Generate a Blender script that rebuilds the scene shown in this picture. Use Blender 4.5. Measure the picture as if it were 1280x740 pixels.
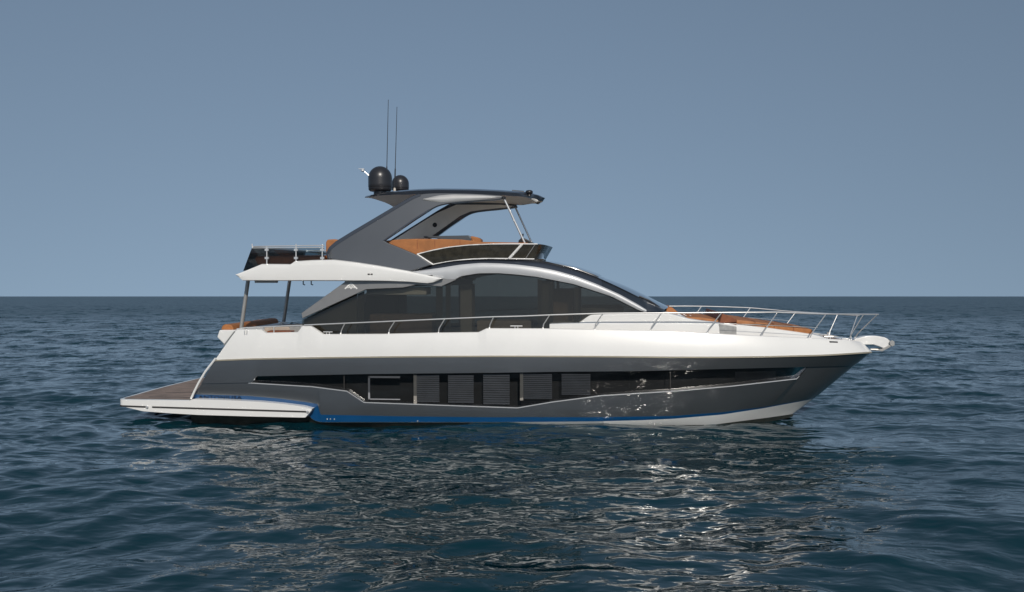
import bpy, bmesh, math, random
import numpy as np
from mathutils import Matrix, Vector
R = math.radians
random.seed(5)
for o in list(bpy.data.objects):
    bpy.data.objects.remove(o)
sc = bpy.context.scene
col = sc.collection

# ------------------------------------------------------------------ camera
CAM_H, F, CX, CY = 4.1, 1080.0, 640.0, 370.0
cam_d = bpy.data.cameras.new('camera')
cam = bpy.data.objects.new('camera', cam_d)
col.objects.link(cam)
cam.location = (0, 0, CAM_H)
cam.rotation_euler = (R(90), 0, 0)
cam_d.sensor_width = 36
cam_d.lens = F / 1280 * 36
cam_d.clip_end = 30000
sc.camera = cam

# ------------------------------------------------------------------ light
SUN_EL, SUN_AZ = 31.0, 9.0           # sun behind the camera, a little to its right
w = bpy.data.worlds.new('World')
sc.world = w
w.use_nodes = True
nt = w.node_tree
nt.nodes.clear()
sky = nt.nodes.new('ShaderNodeTexSky')
sky.sky_type = 'NISHITA'
sky.sun_disc = False
sky.sun_elevation = R(SUN_EL)
sky.sun_rotation = R(180 - SUN_AZ)
sky.air_density = 1.0
sky.dust_density = 0.3
sky.ozone_density = 1.6
# evenly hazy air: the sky keeps the tone it has some way above the horizon right down to the sea
wtc = nt.nodes.new('ShaderNodeTexCoord')
wmp = nt.nodes.new('ShaderNodeMapping')
wmp.inputs['Location'].default_value = (0, 0, 0.24)
wmp.inputs['Scale'].default_value = (1, 1, 0.45)
nt.links.new(wtc.outputs['Generated'], wmp.inputs['Vector'])
nt.links.new(wmp.outputs[0], sky.inputs['Vector'])
hsv = nt.nodes.new('ShaderNodeHueSaturation')
hsv.inputs['Hue'].default_value = 0.493
hsv.inputs['Saturation'].default_value = 0.82
bg = nt.nodes.new('ShaderNodeBackground')
bg.inputs[1].default_value = 0.073
out = nt.nodes.new('ShaderNodeOutputWorld')
nt.links.new(sky.outputs[0], hsv.inputs['Color'])
nt.links.new(hsv.outputs[0], bg.inputs[0])
nt.links.new(bg.outputs[0], out.inputs[0])
sun_d = bpy.data.lights.new('sun', 'SUN')
sun_d.energy = 3.0
sun_d.angle = R(0.5)
sun_d.color = (1.0, 0.93, 0.84)
sun = bpy.data.objects.new('sun', sun_d)
col.objects.link(sun)
sdir = Vector((math.sin(R(SUN_AZ)) * math.cos(R(SUN_EL)), -math.cos(R(SUN_AZ)) * math.cos(R(SUN_EL)), math.sin(R(SUN_EL))))
sun.rotation_euler = sdir.to_track_quat('Z', 'Y').to_euler()
sun.location = sdir * 60
sc.view_settings.view_transform = 'Standard'
sc.view_settings.look = 'None'
sc.view_settings.exposure = 0.0
sc.view_settings.gamma = 1.0
sc.render.engine = 'CYCLES'
sc.cycles.max_bounces = 10
sc.cycles.transparent_max_bounces = 16
sc.cycles.caustics_reflective = True
sc.cycles.sample_clamp_indirect = 20.0
sc.cycles.blur_glossy = 0.2

# ------------------------------------------------------------------ materials
def mat(name, c, rough=0.4, metal=0.0, coat=0.0, noise=0.06, nscale=3.0, spec=0.5, coat_rough=0.04, bump=0.0, bscale=40):
    m = bpy.data.materials.new(name)
    m.use_nodes = True
    t = m.node_tree
    b = t.nodes['Principled BSDF']
    b.inputs['Roughness'].default_value = rough
    b.inputs['Metallic'].default_value = metal
    b.inputs['Coat Weight'].default_value = coat
    b.inputs['Coat Roughness'].default_value = coat_rough
    b.inputs['Specular IOR Level'].default_value = spec
    tc = t.nodes.new('ShaderNodeTexCoord')
    n = t.nodes.new('ShaderNodeTexNoise')
    n.inputs['Scale'].default_value = nscale
    n.inputs['Detail'].default_value = 5
    t.links.new(tc.outputs['Object'], n.inputs['Vector'])
    r = t.nodes.new('ShaderNodeValToRGB')
    r.color_ramp.elements[0].position = 0.3
    r.color_ramp.elements[1].position = 0.7
    r.color_ramp.elements[0].color = tuple(v * (1 - noise) for v in c) + (1,)
    r.color_ramp.elements[1].color = tuple(min(1, v * (1 + noise)) for v in c) + (1,)
    t.links.new(n.outputs['Fac'], r.inputs[0])
    t.links.new(r.outputs[0], b.inputs['Base Color'])
    if bump:
        n2 = t.nodes.new('ShaderNodeTexNoise')
        n2.inputs['Scale'].default_value = bscale
        t.links.new(tc.outputs['Object'], n2.inputs['Vector'])
        bp = t.nodes.new('ShaderNodeBump')
        bp.inputs['Strength'].default_value = bump
        bp.inputs['Distance'].default_value = 0.01
        t.links.new(n2.outputs['Fac'], bp.inputs['Height'])
        t.links.new(bp.outputs[0], b.inputs['Normal'])
    return m

def glass_mat(name, tint, refl_rough=0.0, body=(0.01, 0.01, 0.01), opacity=0.3):
    """tinted pane: see-through film + a little dark body + Fresnel reflection"""
    m = bpy.data.materials.new(name)
    m.use_nodes = True
    t = m.node_tree
    t.nodes.clear()
    o = t.nodes.new('ShaderNodeOutputMaterial')
    tr = t.nodes.new('ShaderNodeBsdfTransparent')
    tr.inputs[0].default_value = tuple(tint) + (1,)
    df = t.nodes.new('ShaderNodeBsdfDiffuse')
    df.inputs[0].default_value = tuple(body) + (1,)
    gl = t.nodes.new('ShaderNodeBsdfGlossy')
    gl.inputs['Roughness'].default_value = refl_rough
    fr = t.nodes.new('ShaderNodeFresnel')
    fr.inputs['IOR'].default_value = 1.52
    m1 = t.nodes.new('ShaderNodeMixShader')
    m1.inputs[0].default_value = opacity
    m2 = t.nodes.new('ShaderNodeMixShader')
    t.links.new(tr.outputs[0], m1.inputs[1])
    t.links.new(df.outputs[0], m1.inputs[2])
    t.links.new(fr.outputs[0], m2.inputs[0])
    t.links.new(m1.outputs[0], m2.inputs[1])
    t.links.new(gl.outputs[0], m2.inputs[2])
    t.links.new(m2.outputs[0], o.inputs[0])
    return m

M = {}
M['white'] = mat('white_gelcoat', (0.74, 0.735, 0.71), 0.35, coat=0.6, noise=0.02, nscale=1.2, coat_rough=0.12)
M['grey'] = mat('grey_metallic_paint', (0.19, 0.20, 0.21), 0.33, metal=0.8, coat=1.0, noise=0.04, nscale=0.8, coat_rough=0.03)
M['dark'] = mat('dark_grey_paint', (0.092, 0.097, 0.104), 0.36, metal=0.6, coat=1.0, noise=0.05, nscale=0.8, coat_rough=0.05)
M['midgrey'] = mat('mid_grey_paint', (0.20, 0.20, 0.20), 0.4, metal=0.3, coat=0.5, noise=0.04)
M['silver'] = mat('silver_paint', (0.45, 0.46, 0.47), 0.45, metal=0.25, coat=0.6, noise=0.03, coat_rough=0.1)
M['sheen'] = mat('arch_sheen_silver', (0.42, 0.42, 0.41), 0.4, metal=0.4, coat=0.5, noise=0.04)  # lighter version of the arch paint, colours in its highlight
M['blue'] = mat('blue_boot_stripe', (0.003, 0.055, 0.16), 0.3, coat=1.0, noise=0.05)
M['anti'] = mat('dark_antifoul', (0.035, 0.04, 0.035), 0.6, noise=0.3, nscale=6)
M['trim'] = mat('champagne_trim', (0.45, 0.40, 0.30), 0.35, metal=0.4, noise=0.05)
M['chrome'] = mat('polished_steel', (0.78, 0.77, 0.75), 0.30, metal=0.65, noise=0.03)
M['postgrey'] = mat('brushed_steel', (0.36, 0.355, 0.34), 0.4, metal=0.35, noise=0.06)
M['black'] = mat('black_plastic', (0.016, 0.016, 0.018), 0.36, noise=0.2)
M['dome'] = mat('radome_black', (0.022, 0.022, 0.025), 0.33, noise=0.06, spec=0.6)
M['orange'] = mat('tan_leather', (0.34, 0.13, 0.038), 0.6, noise=0.14, nscale=5, bump=0.4, bscale=60)
M['brown'] = mat('brown_leather', (0.20, 0.06, 0.022), 0.6, noise=0.2, nscale=5, bump=0.4, bscale=60)
M['cream'] = mat('cream_liner', (0.50, 0.46, 0.40), 0.6, noise=0.05)
M['liner'] = mat('white_liner', (0.86, 0.83, 0.76), 0.5, noise=0.03)
M['beige'] = mat('beige_sofa', (0.40, 0.33, 0.27), 0.8, noise=0.1, nscale=6, bump=0.3)
M['rubber'] = mat('dark_rubber', (0.03, 0.028, 0.026), 0.6, noise=0.1)
M['interior'] = mat('cabin_lining', (0.09, 0.085, 0.075), 0.7, noise=0.2, nscale=2)
M['wood'] = mat('walnut_panel', (0.16, 0.11, 0.075), 0.5, noise=0.2, nscale=4)
M['curtain'] = mat('curtain_cloth', (0.28, 0.26, 0.23), 0.9, noise=0.1)
M['blind'] = mat('grey_blind', (0.27, 0.27, 0.28), 0.7, noise=0.08)
M['steelgrey'] = mat('satin_panel', (0.34, 0.34, 0.33), 0.45, metal=0.3, noise=0.15, nscale=8)
M['letter'] = mat('black_letter', (0.004, 0.006, 0.015), 0.4, noise=0.02)
M['winglass'] = glass_mat('salon_glass', (0.70, 0.70, 0.67), 0.0, (0.040, 0.036, 0.028), 0.20)
M['hullglass'] = glass_mat('hull_glass', (0.62, 0.64, 0.66), 0.0, (0.004, 0.004, 0.004), 0.15)
M['smoke'] = glass_mat('smoked_glass', (0.70, 0.75, 0.77), 0.0, (0.008, 0.010, 0.010), 0.12)
M['blackglass'] = mat('black_glass', (0.034, 0.030, 0.021), 0.05, coat=1.0, noise=0.3, nscale=6, coat_rough=0.0)
M['navy'] = mat('navy_roof_paint', (0.028, 0.034, 0.046), 0.28, coat=1.0, noise=0.04, coat_rough=0.03)
M['roofglass'] = mat('roof_glass', (0.02, 0.025, 0.032), 0.08, coat=1.0, noise=0.1, coat_rough=0.02)

def teak():
    m = mat('weathered_teak', (0.24, 0.18, 0.145), 0.75, noise=0.22, nscale=2.2)
    t = m.node_tree
    b = t.nodes['Principled BSDF']
    tc = t.nodes.new('ShaderNodeTexCoord')
    wv = t.nodes.new('ShaderNodeTexWave')
    wv.bands_direction = 'Y'
    wv.inputs['Scale'].default_value = 3.2
    t.links.new(tc.outputs['Object'], wv.inputs['Vector'])
    rp = t.nodes.new('ShaderNodeValToRGB')
    rp.color_ramp.elements[0].position = 0.02
    rp.color_ramp.elements[0].color = (0.30, 0.28, 0.27, 1)
    rp.color_ramp.elements[1].position = 0.10
    rp.color_ramp.elements[1].color = (1, 1, 1, 1)
    mx = t.nodes.new('ShaderNodeMix')
    mx.data_type = 'RGBA'
    mx.blend_type = 'MULTIPLY'
    mx.inputs[0].default_value = 1.0
    src = [l.from_socket for l in t.links if l.to_socket == b.inputs['Base Color']][0]
    t.links.new(wv.outputs['Fac'], rp.inputs[0])
    t.links.new(src, mx.inputs[6])
    t.links.new(rp.outputs[0], mx.inputs[7])
    t.links.new(mx.outputs[2], b.inputs['Base Color'])
    return m
M['teak'] = teak()

def water_mat():
    m = bpy.data.materials.new('sea_water')
    m.use_nodes = True
    t = m.node_tree
    b = t.nodes['Principled BSDF']
    b.inputs['Base Color'].default_value = (0.0020, 0.025, 0.035, 1)
    b.inputs['IOR'].default_value = 1.36
    g = t.nodes.new('ShaderNodeNewGeometry')
    cd = t.nodes.new('ShaderNodeVectorMath')
    cd.operation = 'LENGTH'
    t.links.new(g.outputs['Position'], cd.inputs[0])
    # unresolved wavelets: the farther, the rougher the surface reads
    mr = t.nodes.new('ShaderNodeMapRange')
    mr.interpolation_type = 'SMOOTHSTEP'
    mr.inputs['From Min'].default_value = 12
    mr.inputs['From Max'].default_value = 260
    mr.inputs['To Min'].default_value = 0.04
    mr.inputs['To Max'].default_value = 0.30
    t.links.new(cd.outputs['Value'], mr.inputs['Value'])
    t.links.new(mr.outputs[0], b.inputs['Roughness'])
    # small wind ripples as bump, three sizes, stretched along the crests
    prev = None
    for i, (sx, sy, rot, dist, scl) in enumerate([(0.5, 1.0, 0.15, 0.35, 0.35), (0.5, 1.0, 0.30, 0.055, 2.1), (0.55, 1.0, -0.2, 0.019, 5.0), (0.6, 1.0, 0.1, 0.004, 10.0)]):
        mp = t.nodes.new('ShaderNodeMapping')
        mp.inputs['Rotation'].default_value = (0, 0, rot)
        mp.inputs['Scale'].default_value = (sx, sy, 1)
        t.links.new(g.outputs['Position'], mp.inputs['Vector'])
        n = t.nodes.new('ShaderNodeTexNoise')
        n.inputs['Scale'].default_value = scl
        n.inputs['Detail'].default_value = 0.6
        n.inputs['Roughness'].default_value = 0.5
        n.inputs['Distortion'].default_value = 0.5
        t.links.new(mp.outputs[0], n.inputs['Vector'])
        bp = t.nodes.new('ShaderNodeBump')
        bp.inputs['Strength'].default_value = 1.0
        bp.inputs['Distance'].default_value = dist
        t.links.new(n.outputs['Fac'], bp.inputs['Height'])
        if prev:
            t.links.new(prev.outputs[0], bp.inputs['Normal'])
        prev = bp
    # beyond the resolved ripples: wavelets of every size tilt the surface (fractal in world metres)
    mp = t.nodes.new('ShaderNodeMapping')
    mp.inputs['Scale'].default_value = (1.0, 0.7, 1)
    t.links.new(g.outputs['Position'], mp.inputs['Vector'])
    n = t.nodes.new('ShaderNodeTexNoise')
    n.inputs['Scale'].default_value = 0.45
    n.inputs['Detail'].default_value = 4.0
    n.inputs['Roughness'].default_value = 0.85
    n.inputs['Distortion'].default_value = 0.2
    t.links.new(mp.outputs[0], n.inputs['Vector'])
    sb = t.nodes.new('ShaderNodeVectorMath')
    sb.operation = 'SUBTRACT'
    sb.inputs[1].default_value = (0.5, 0.5, 0.5)
    t.links.new(n.outputs['Color'], sb.inputs[0])
    ml = t.nodes.new('ShaderNodeVectorMath')
    ml.operation = 'MULTIPLY'
    ml.inputs[1].default_value = (1.0, 2.6, 0.0)
    t.links.new(sb.outputs[0], ml.inputs[0])
    m2 = t.nodes.new('ShaderNodeMapRange')
    m2.interpolation_type = 'SMOOTHSTEP'
    m2.inputs['From Min'].default_value = 22
    m2.inputs['From Max'].default_value = 90
    t.links.new(cd.outputs['Value'], m2.inputs['Value'])
    s2 = t.nodes.new('ShaderNodeVectorMath')
    s2.operation = 'SCALE'
    t.links.new(ml.outputs[0], s2.inputs[0])
    t.links.new(m2.outputs[0], s2.inputs['Scale'])
    ad = t.nodes.new('ShaderNodeVectorMath')
    t.links.new(prev.outputs[0], ad.inputs[0])
    t.links.new(s2.outputs[0], ad.inputs[1])
    nm = t.nodes.new('ShaderNodeVectorMath')
    nm.operation = 'NORMALIZE'
    t.links.new(ad.outputs[0], nm.inputs[0])
    t.links.new(nm.outputs[0], b.inputs['Normal'])
    return m
M['water'] = water_mat()

# ------------------------------------------------------------------ sea: one sheet of real waves out to the horizon
def sea():
    r1 = []
    r = 0.6
    while r < 9000:
        r1.append(r)
        if r < 10: r += 0.35
        elif r < 60: r += max(0.05, r * 0.0036)
        elif r < 400: r += r * 0.006
        else: r += r * 0.014
    rr = np.array(r1)
    fine = np.linspace(-R(37), R(37), 1350)
    coarse = np.linspace(R(37), 2 * math.pi - R(37), 280)[1:-1]
    aa = np.concatenate([fine, coarse])
    nr, na = len(rr), len(aa)
    Rg, A = np.meshgrid(rr, aa, indexing='ij')
    X = Rg * np.sin(A)
    Y = Rg * np.cos(A)
    Z = np.zeros_like(X)
    dr = np.gradient(rr)[:, None]
    rng = np.random.RandomState(11)
    nw = 74
    lam = np.exp(np.linspace(math.log(0.55), math.log(16.0), nw))
    spread = np.where(lam > 4, 0.45, 0.75)
    main = R(-78)                      # waves run towards the camera, a little to the right
    for i in range(nw):
        th = main + rng.normal() * spread[i]
        L = lam[i] * (1 + 0.1 * rng.rand())
        k = 2 * math.pi / L
        slope = 0.023 if L < 1.4 else 0.0185
        if 2.6 < L <= 7: slope = 0.013
        if L > 7: slope = 0.008
        amp = slope / k * math.sqrt(2)
        ph = rng.rand() * 6.283
        arg = k * (X * math.cos(th) + Y * math.sin(th)) + ph
        att = np.clip((L / (2.2 * dr) - 0.8) / 1.2, 0, 1)
        if na > 0:
            Z += amp * att * (np.sin(arg) - 0.22 * np.cos(2 * arg))
    # wave groups: calmer and rougher patches
    grp = 0.85 + 0.25 * np.sin(X * 0.11 + 0.7 * np.sin(Y * 0.07)) * np.sin(Y * 0.16 + 1.0 + 0.5 * np.sin(X * 0.05))
    Z *= grp
    v = np.stack([X, Y, Z], -1).reshape(-1, 3).astype(np.float32)
    v = np.concatenate([v, np.array([[0, 0, 0]], np.float32)])
    i = np.arange(nr - 1)[:, None]
    j = np.arange(na)[None, :]
    j2 = (j + 1) % na
    q = np.stack([i * na + j, i * na + j2, (i + 1) * na + j2, (i + 1) * na + j], -1).reshape(-1, 4)
    q = q[:, ::-1]
    me = bpy.data.meshes.new('sea')
    me.vertices.add(len(v))
    me.vertices.foreach_set('co', v.ravel())
    tri = np.stack([np.full(na, nr * na), (np.arange(na) + 1) % na, np.arange(na)], -1)[:, [0, 2, 1]]
    nl = len(q) * 4 + na * 3
    me.loops.add(nl)
    me.loops.foreach_set('vertex_index', np.concatenate([q.ravel(), tri.ravel()]).astype(np.int32))
    me.polygons.add(len(q) + na)
    ls = np.concatenate([np.arange(len(q)) * 4, len(q) * 4 + np.arange(na) * 3]).astype(np.int32)
    me.polygons.foreach_set('loop_start', ls)
    me.update(calc_edges=True)
    me.validate()
    me.polygons.foreach_set('use_smooth', np.ones(len(me.polygons), bool))
    if sum(p.normal.z for p in me.polygons[:50]) < 0:
        me.flip_normals()
    me.materials.append(M['water'])
    o = bpy.data.objects.new('sea_water', me)
    col.objects.link(o)
    o.location.z = 0.05
    o['kind'] = 'structure'
    o['label'] = 'dark blue-green sea with small wind waves reaching the horizon'
    return o
sea()

# ------------------------------------------------------------------ boat frame
D0, YAW, HEEL = 30.0, 5.8, 1.5
yacht = bpy.data.objects.new('motor_yacht', None)
col.objects.link(yacht)
yacht.location = (0, D0, 0)
yacht.rotation_euler = (R(HEEL), 0, R(-YAW))
yacht['label'] = 'white and dark grey flybridge motor yacht with tan cushions lying broadside on the sea'
yacht['category'] = 'yacht'
MB = Matrix.Translation((0, D0, 0)) @ Matrix.Rotation(R(-YAW), 4, 'Z') @ Matrix.Rotation(R(HEEL), 4, 'X')
MI = MB.inverted()
CL = MI @ Vector((0, 0, CAM_H))

def P(px, py, y):
    """boat-frame point on the plane y (negative = starboard) that was measured at photo position px, py"""
    d = MI.to_3x3() @ Vector(((px - CX) / F, 1, -(py - CY) / F))
    t = (y - CL.y) / d.y
    return CL + d * t

def proj(v):
    g = MB @ Vector(v)
    return CX + F * g.x / g.y, CY - F * (g.z - CAM_H) / g.y, g.y

def S(px, py, yf):
    y = -2.3
    for _ in range(10):
        p = P(px, py, y)
        y = yf(p.x, p.z)
    return P(px, py, y)

def lin(pts, sm=0.0):
    xs = np.array([p[0] for p in pts], float)
    ys = np.array([p[1] for p in pts], float)
    if sm:
        gx = np.arange(xs[0] - 4 * sm, xs[-1] + 4 * sm, 0.5)
        gy = np.interp(gx, xs, ys)
        lo, hi = gx < xs[0], gx > xs[-1]
        gy[lo] = ys[0] + (gx[lo] - xs[0]) * (ys[1] - ys[0]) / (xs[1] - xs[0])
        gy[hi] = ys[-1] + (gx[hi] - xs[-1]) * (ys[-1] - ys[-2]) / (xs[-1] - xs[-2])
        kx = np.arange(-3 * sm, 3 * sm + .1, 0.5)
        kr = np.exp(-kx ** 2 / (2 * sm * sm))
        kr /= kr.sum()
        gs = np.convolve(np.pad(gy, len(kx) // 2, mode='edge'), kr, 'valid')[:len(gx)]
        return lambda x: float(np.interp(x, gx, gs))
    def f(x):
        if x < xs[0]:
            return float(ys[0] + (x - xs[0]) * (ys[1] - ys[0]) / (xs[1] - xs[0]))
        if x > xs[-1]:
            return float(ys[-1] + (x - xs[-1]) * (ys[-1] - ys[-2]) / (xs[-1] - xs[-2]))
        return float(np.interp(x, xs, ys))
    return f

def zfit(x, y, pf):
    z = 2.0
    for _ in range(7):
        px, py, dep = proj((x, y, z))
        z += (py - pf(px)) * dep / F
    return z

# ------------------------------------------------------------------ mesh helpers
def link(name, me, mats, parent, smooth=35, bevel=0.0, seg=2, label=None):
    if not isinstance(mats, (list, tuple)): mats = [mats]
    for m_ in mats:
        me.materials.append(m_)
    o = bpy.data.objects.new(name, me)
    col.objects.link(o)
    o.parent = parent
    me.polygons.foreach_set('use_smooth', [True] * len(me.polygons))
    try:
        me.set_sharp_from_angle(angle=R(smooth))
    except Exception:
        pass
    if bevel:
        b = o.modifiers.new('bevel', 'BEVEL')
        b.width = bevel
        b.segments = seg
        b.limit_method = 'ANGLE'
        b.angle_limit = R(28)
        b.harden_normals = True
    if label:
        o['label'] = label
    return o

def mesh_of(verts, faces, mi=None, name='m', fix=True, double=0.0):
    me = bpy.data.meshes.new(name)
    me.from_pydata([tuple(v) for v in verts], [], faces)
    if mi:
        me.polygons.foreach_set('material_index', mi)
    bm = bmesh.new()
    bm.from_mesh(me)
    if double:
        bmesh.ops.remove_doubles(bm, verts=bm.verts, dist=double)
    bmesh.ops.dissolve_degenerate(bm, edges=bm.edges, dist=1e-5)
    if fix:
        bmesh.ops.recalc_face_normals(bm, faces=bm.faces)
    bm.to_mesh(me)
    bm.free()
    me.update()
    return me

def flipy(vs):
    return [(v[0], -v[1], v[2]) for v in vs]

def build(name, verts, faces, m_, parent, mirror=False, mi=None, bevel=0.0, seg=2, smooth=35, double=0.0, label=None, both=None):
    """mirror: also build the port twin as its own part; both: one part holding both sides"""
    if both:
        n = len(verts)
        verts = list(verts) + flipy(verts)
        faces = list(faces) + [tuple(n + i for i in reversed(f)) for f in faces]
        mi = (mi + mi) if mi else None
    o = link(name, mesh_of(verts, faces, mi, name, double=double), m_, parent, smooth, bevel, seg, label)
    if mirror:
        vs = flipy(verts)
        fs = [tuple(reversed(f)) for f in faces]
        o2 = link(name, mesh_of(vs, fs, mi, name, double=double), m_, parent if mirror is True else mirror, smooth, bevel, seg, label)
        return o, o2
    return o

def plate_geo(outline, yf, th):
    if not callable(yf):
        y0 = yf
        yf = lambda x, z: y0
    front = [S(px, py, yf) for px, py in outline]
    back = [Vector((p.x, p.y + th, p.z)) for p in front]
    n = len(front)
    faces = [tuple(range(n)), tuple(reversed(range(n, 2 * n)))]
    for i in range(n):
        j = (i + 1) % n
        faces.append((i, n + i, n + j, j))
    return front + back, faces

def plate(name, outline, yf, th, m_, parent, mirror=False, bevel=0.012, seg=2, label=None, smooth=35):
    v, f = plate_geo(outline, yf, th)
    return build(name, v, f, m_, parent, mirror, bevel=bevel, seg=seg, label=label, smooth=smooth)

def grid(rows, closed=False):
    """rows: list of equal-length point lists -> verts, faces"""
    n = len(rows[0])
    v = [p for r_ in rows for p in r_]
    f = []
    for i in range(len(rows) - 1):
        for j in range(n - 1 if not closed else n):
            k = (j + 1) % n
            f.append((i * n + j, i * n + k, (i + 1) * n + k, (i + 1) * n + j))
    return v, f

def shell(rows, th_vec):
    """thicken an open grid by the vector function"""
    back = [[p + th_vec(p) for p in r_] for r_ in rows]
    v1, f1 = grid(rows)
    v2, f2 = grid(back)
    n = len(v1)
    f = list(f1) + [tuple(n + i for i in reversed(q)) for q in f2]
    m_, k = len(rows), len(rows[0])
    for j in range(k - 1):
        f.append((j, n + j, n + j + 1, j + 1))
        a = (m_ - 1) * k
        f.append((a + j, a + j + 1, n + a + j + 1, n + a + j))
    for i in range(m_ - 1):
        f.append((i * k, (i + 1) * k, n + (i + 1) * k, n + i * k))
        a = k - 1
        f.append((i * k + a, n + i * k + a, n + (i + 1) * k + a, (i + 1) * k + a))
    return v1 + v2, f

def tube_geo(pts, r, seg=8, flat=1.0):
    pts = [Vector(p) for p in pts]
    rings = []
    for i, p in enumerate(pts):
        a = pts[max(0, i - 1)]
        b = pts[min(len(pts) - 1, i + 1)]
        t = (b - a).normalized()
        ref = Vector((0, 1, 0)) if abs(t.y) < 0.9 else Vector((0, 0, 1))
        u = t.cross(ref).normalized()
        w_ = t.cross(u).normalized()
        rr = r[i] if isinstance(r, (list, tuple)) else r
        rings.append([p + (u * math.cos(2 * math.pi * k / seg) * rr + w_ * math.sin(2 * math.pi * k / seg) * rr * flat) for k in range(seg)])
    v, f = grid(rings, closed=True)
    f.append(tuple(reversed(range(seg))))
    b0 = (len(pts) - 1) * seg
    f.append(tuple(range(b0, b0 + seg)))
    return v, f

def merge(*gs):
    V, Fc = [], []
    for v, f in gs:
        n = len(V)
        V += list(v)
        Fc += [tuple(n + i for i in q) for q in f]
    return V, Fc

def tube(name, pts, r, m_, parent, mirror=False, seg=8, flat=1.0, label=None):
    v, f = tube_geo(pts, r, seg, flat)
    return build(name, v, f, m_, parent, mirror, label=label, smooth=50)

def box_geo(x0, x1, y0, y1, z0, z1):
    v = [Vector((x, y, z)) for x in (x0, x1) for y in (y0, y1) for z in (z0, z1)]
    f = [(0, 1, 3, 2), (4, 6, 7, 5), (0, 4, 5, 1), (2, 3, 7, 6), (0, 2, 6, 4), (1, 5, 7, 3)]
    return v, f

def box(name, x0, x1, y0, y1, z0, z1, m_, parent, mirror=False, bevel=0.02, seg=3, label=None):
    v, f = box_geo(x0, x1, y0, y1, z0, z1)
    return build(name, v, f, m_, parent, mirror, bevel=bevel, seg=seg, label=label)

def lathe_geo(c, prof, seg=40, axis='z'):
    rings = []
    for r_, z in prof:
        rings.append([Vector((c[0] + r_ * math.cos(2 * math.pi * k / seg), c[1] + r_ * math.sin(2 * math.pi * k / seg), c[2] + z)) for k in range(seg)])
    v, f = grid(rings, closed=True)
    f.append(tuple(reversed(range(seg))))
    b0 = (len(prof) - 1) * seg
    f.append(tuple(range(b0, b0 + seg)))
    return v, f

# ------------------------------------------------------------------ hull lines
def sstep(a, b, x):
    t = min(1, max(0, (x - a) / (b - a)))
    return t * t * (3 - 2 * t)

poly = {
    'gun': lin([(290, 412.4), (326, 412.4), (332, 416.6), (372, 415.7), (378, 407.6), (388, 407.6), (404, 418.4), (480, 418.0), (547, 416.5), (598, 415.8), (608, 411), (677, 411.2), (724, 412), (760, 412.8), (813, 413.9), (884, 417), (952, 420.5), (1012, 423.2), (1061, 425.6), (1076, 428)]),
    'knu': lin([(238, 452), (268, 450.3), (310, 448.6), (400, 446.9), (500, 445.6), (620, 445), (740, 445.3), (840, 446.2), (900, 446.3), (960, 445.6), (1032, 443.7), (1090, 440)], 8),
    'w1': lin([(230, 480), (313, 478.2), (321, 470.3), (455, 467.6), (620, 465.9), (700, 464.7), (800, 463.9), (903, 461.3), (1009, 458.7), (1060, 457.5)]),
    'w2': lin([(230, 480), (313, 478.2), (390, 482.8), (433.5, 488.4), (455, 502.5), (580, 507), (647, 509.3), (690, 502), (752, 494), (800, 491), (852, 487.7), (916, 482), (996, 472.9), (1009, 458.7), (1060, 457.5)]),
    'bl1': lin([(230, 492.6), (310, 494.9), (350, 498.3), (385, 503), (397, 505), (400.5, 518.3), (500, 520.4), (620, 521.6), (660, 521.3), (740, 521.5), (840, 520.1), (903, 515.5), (955, 508.7), (1010, 499), (1030, 494)]),
    'bl2': lin([(230, 508), (382, 514), (391, 525), (400, 527.5), (620, 527.5), (660, 527.3), (740, 526.8), (800, 525.4), (840, 523.6), (903, 518.2), (955, 510.2), (1010, 499.9), (1030, 494.5)], 3),
    'chi': lin([(230, 508.5), (382, 514.5), (391, 525.5), (400, 528), (620, 528.3), (660, 529.4), (700, 530.4), (800, 531.6), (890, 531), (929, 526), (960, 522), (991, 517.5), (1010, 513)], 3),
}
STEM_PX = [(1076, 427.5), (1087, 440), (1068, 456.5), (1019, 496.5), (1011, 500), (991, 517)]
def xstem(py):
    return P({'gun': 1077}.get(py, py), 440, 0).x
stem_f = lin(sorted([(y_, x_) for x_, y_ in STEM_PX], key=lambda q: q[0]))
XS = {'gun': P(1076, 428, 0).x, 'knu': P(1087.5, 440, 0).x, 'w1': P(1066, 457.5, 0).x, 'w2': P(1066, 457.5, 0).x,
      'bl1': P(1019, 497, 0).x, 'bl2': P(1017, 498, 0).x, 'chi': P(991, 517.5, 0).x}
XA = {'gun': P(297, 412.5, -2.7).x, 'knu': P(268, 450, -2.9).x, 'w1': P(249.5, 474, -2.9).x, 'w2': P(249.5, 474, -2.9).x,
      'bl1': P(239, 496, -2.9).x, 'bl2': P(236, 503, -2.8).x, 'chi': P(234, 520, -2.7).x}
BEAM = {'gun': 2.74, 'knu': 2.93, 'w1': 2.90, 'w2': 2.86, 'bl1': 2.80, 'bl2': 2.77, 'chi': 2.72}
EXPO = {'gun': 3.6, 'knu': 3.4, 'w1': 3.1, 'w2': 3.0, 'bl1': 2.6, 'bl2': 2.6, 'chi': 2.4}
X0 = {'gun': 1.0, 'knu': 1.0, 'w1': 0.5, 'w2': 0.3, 'bl1': -0.5, 'bl2': -0.7, 'chi': -1.5}
def half(k, x):
    t = min(1.0, max(0.0, (x - X0[k]) / (XS[k] - X0[k])))
    b = BEAM[k] * math.sqrt(max(0.0, 1 - t ** EXPO[k]))
    if k == 'gun':
        b += 0.10 * (1 - sstep(-6, 4, x))
    # slight tuck towards the stern
    b -= 0.012 * max(0, -x - 3) ** 1.3 * 0.6
    return b
NS = 640
S0, S1 = -9.6, 12.3
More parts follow.
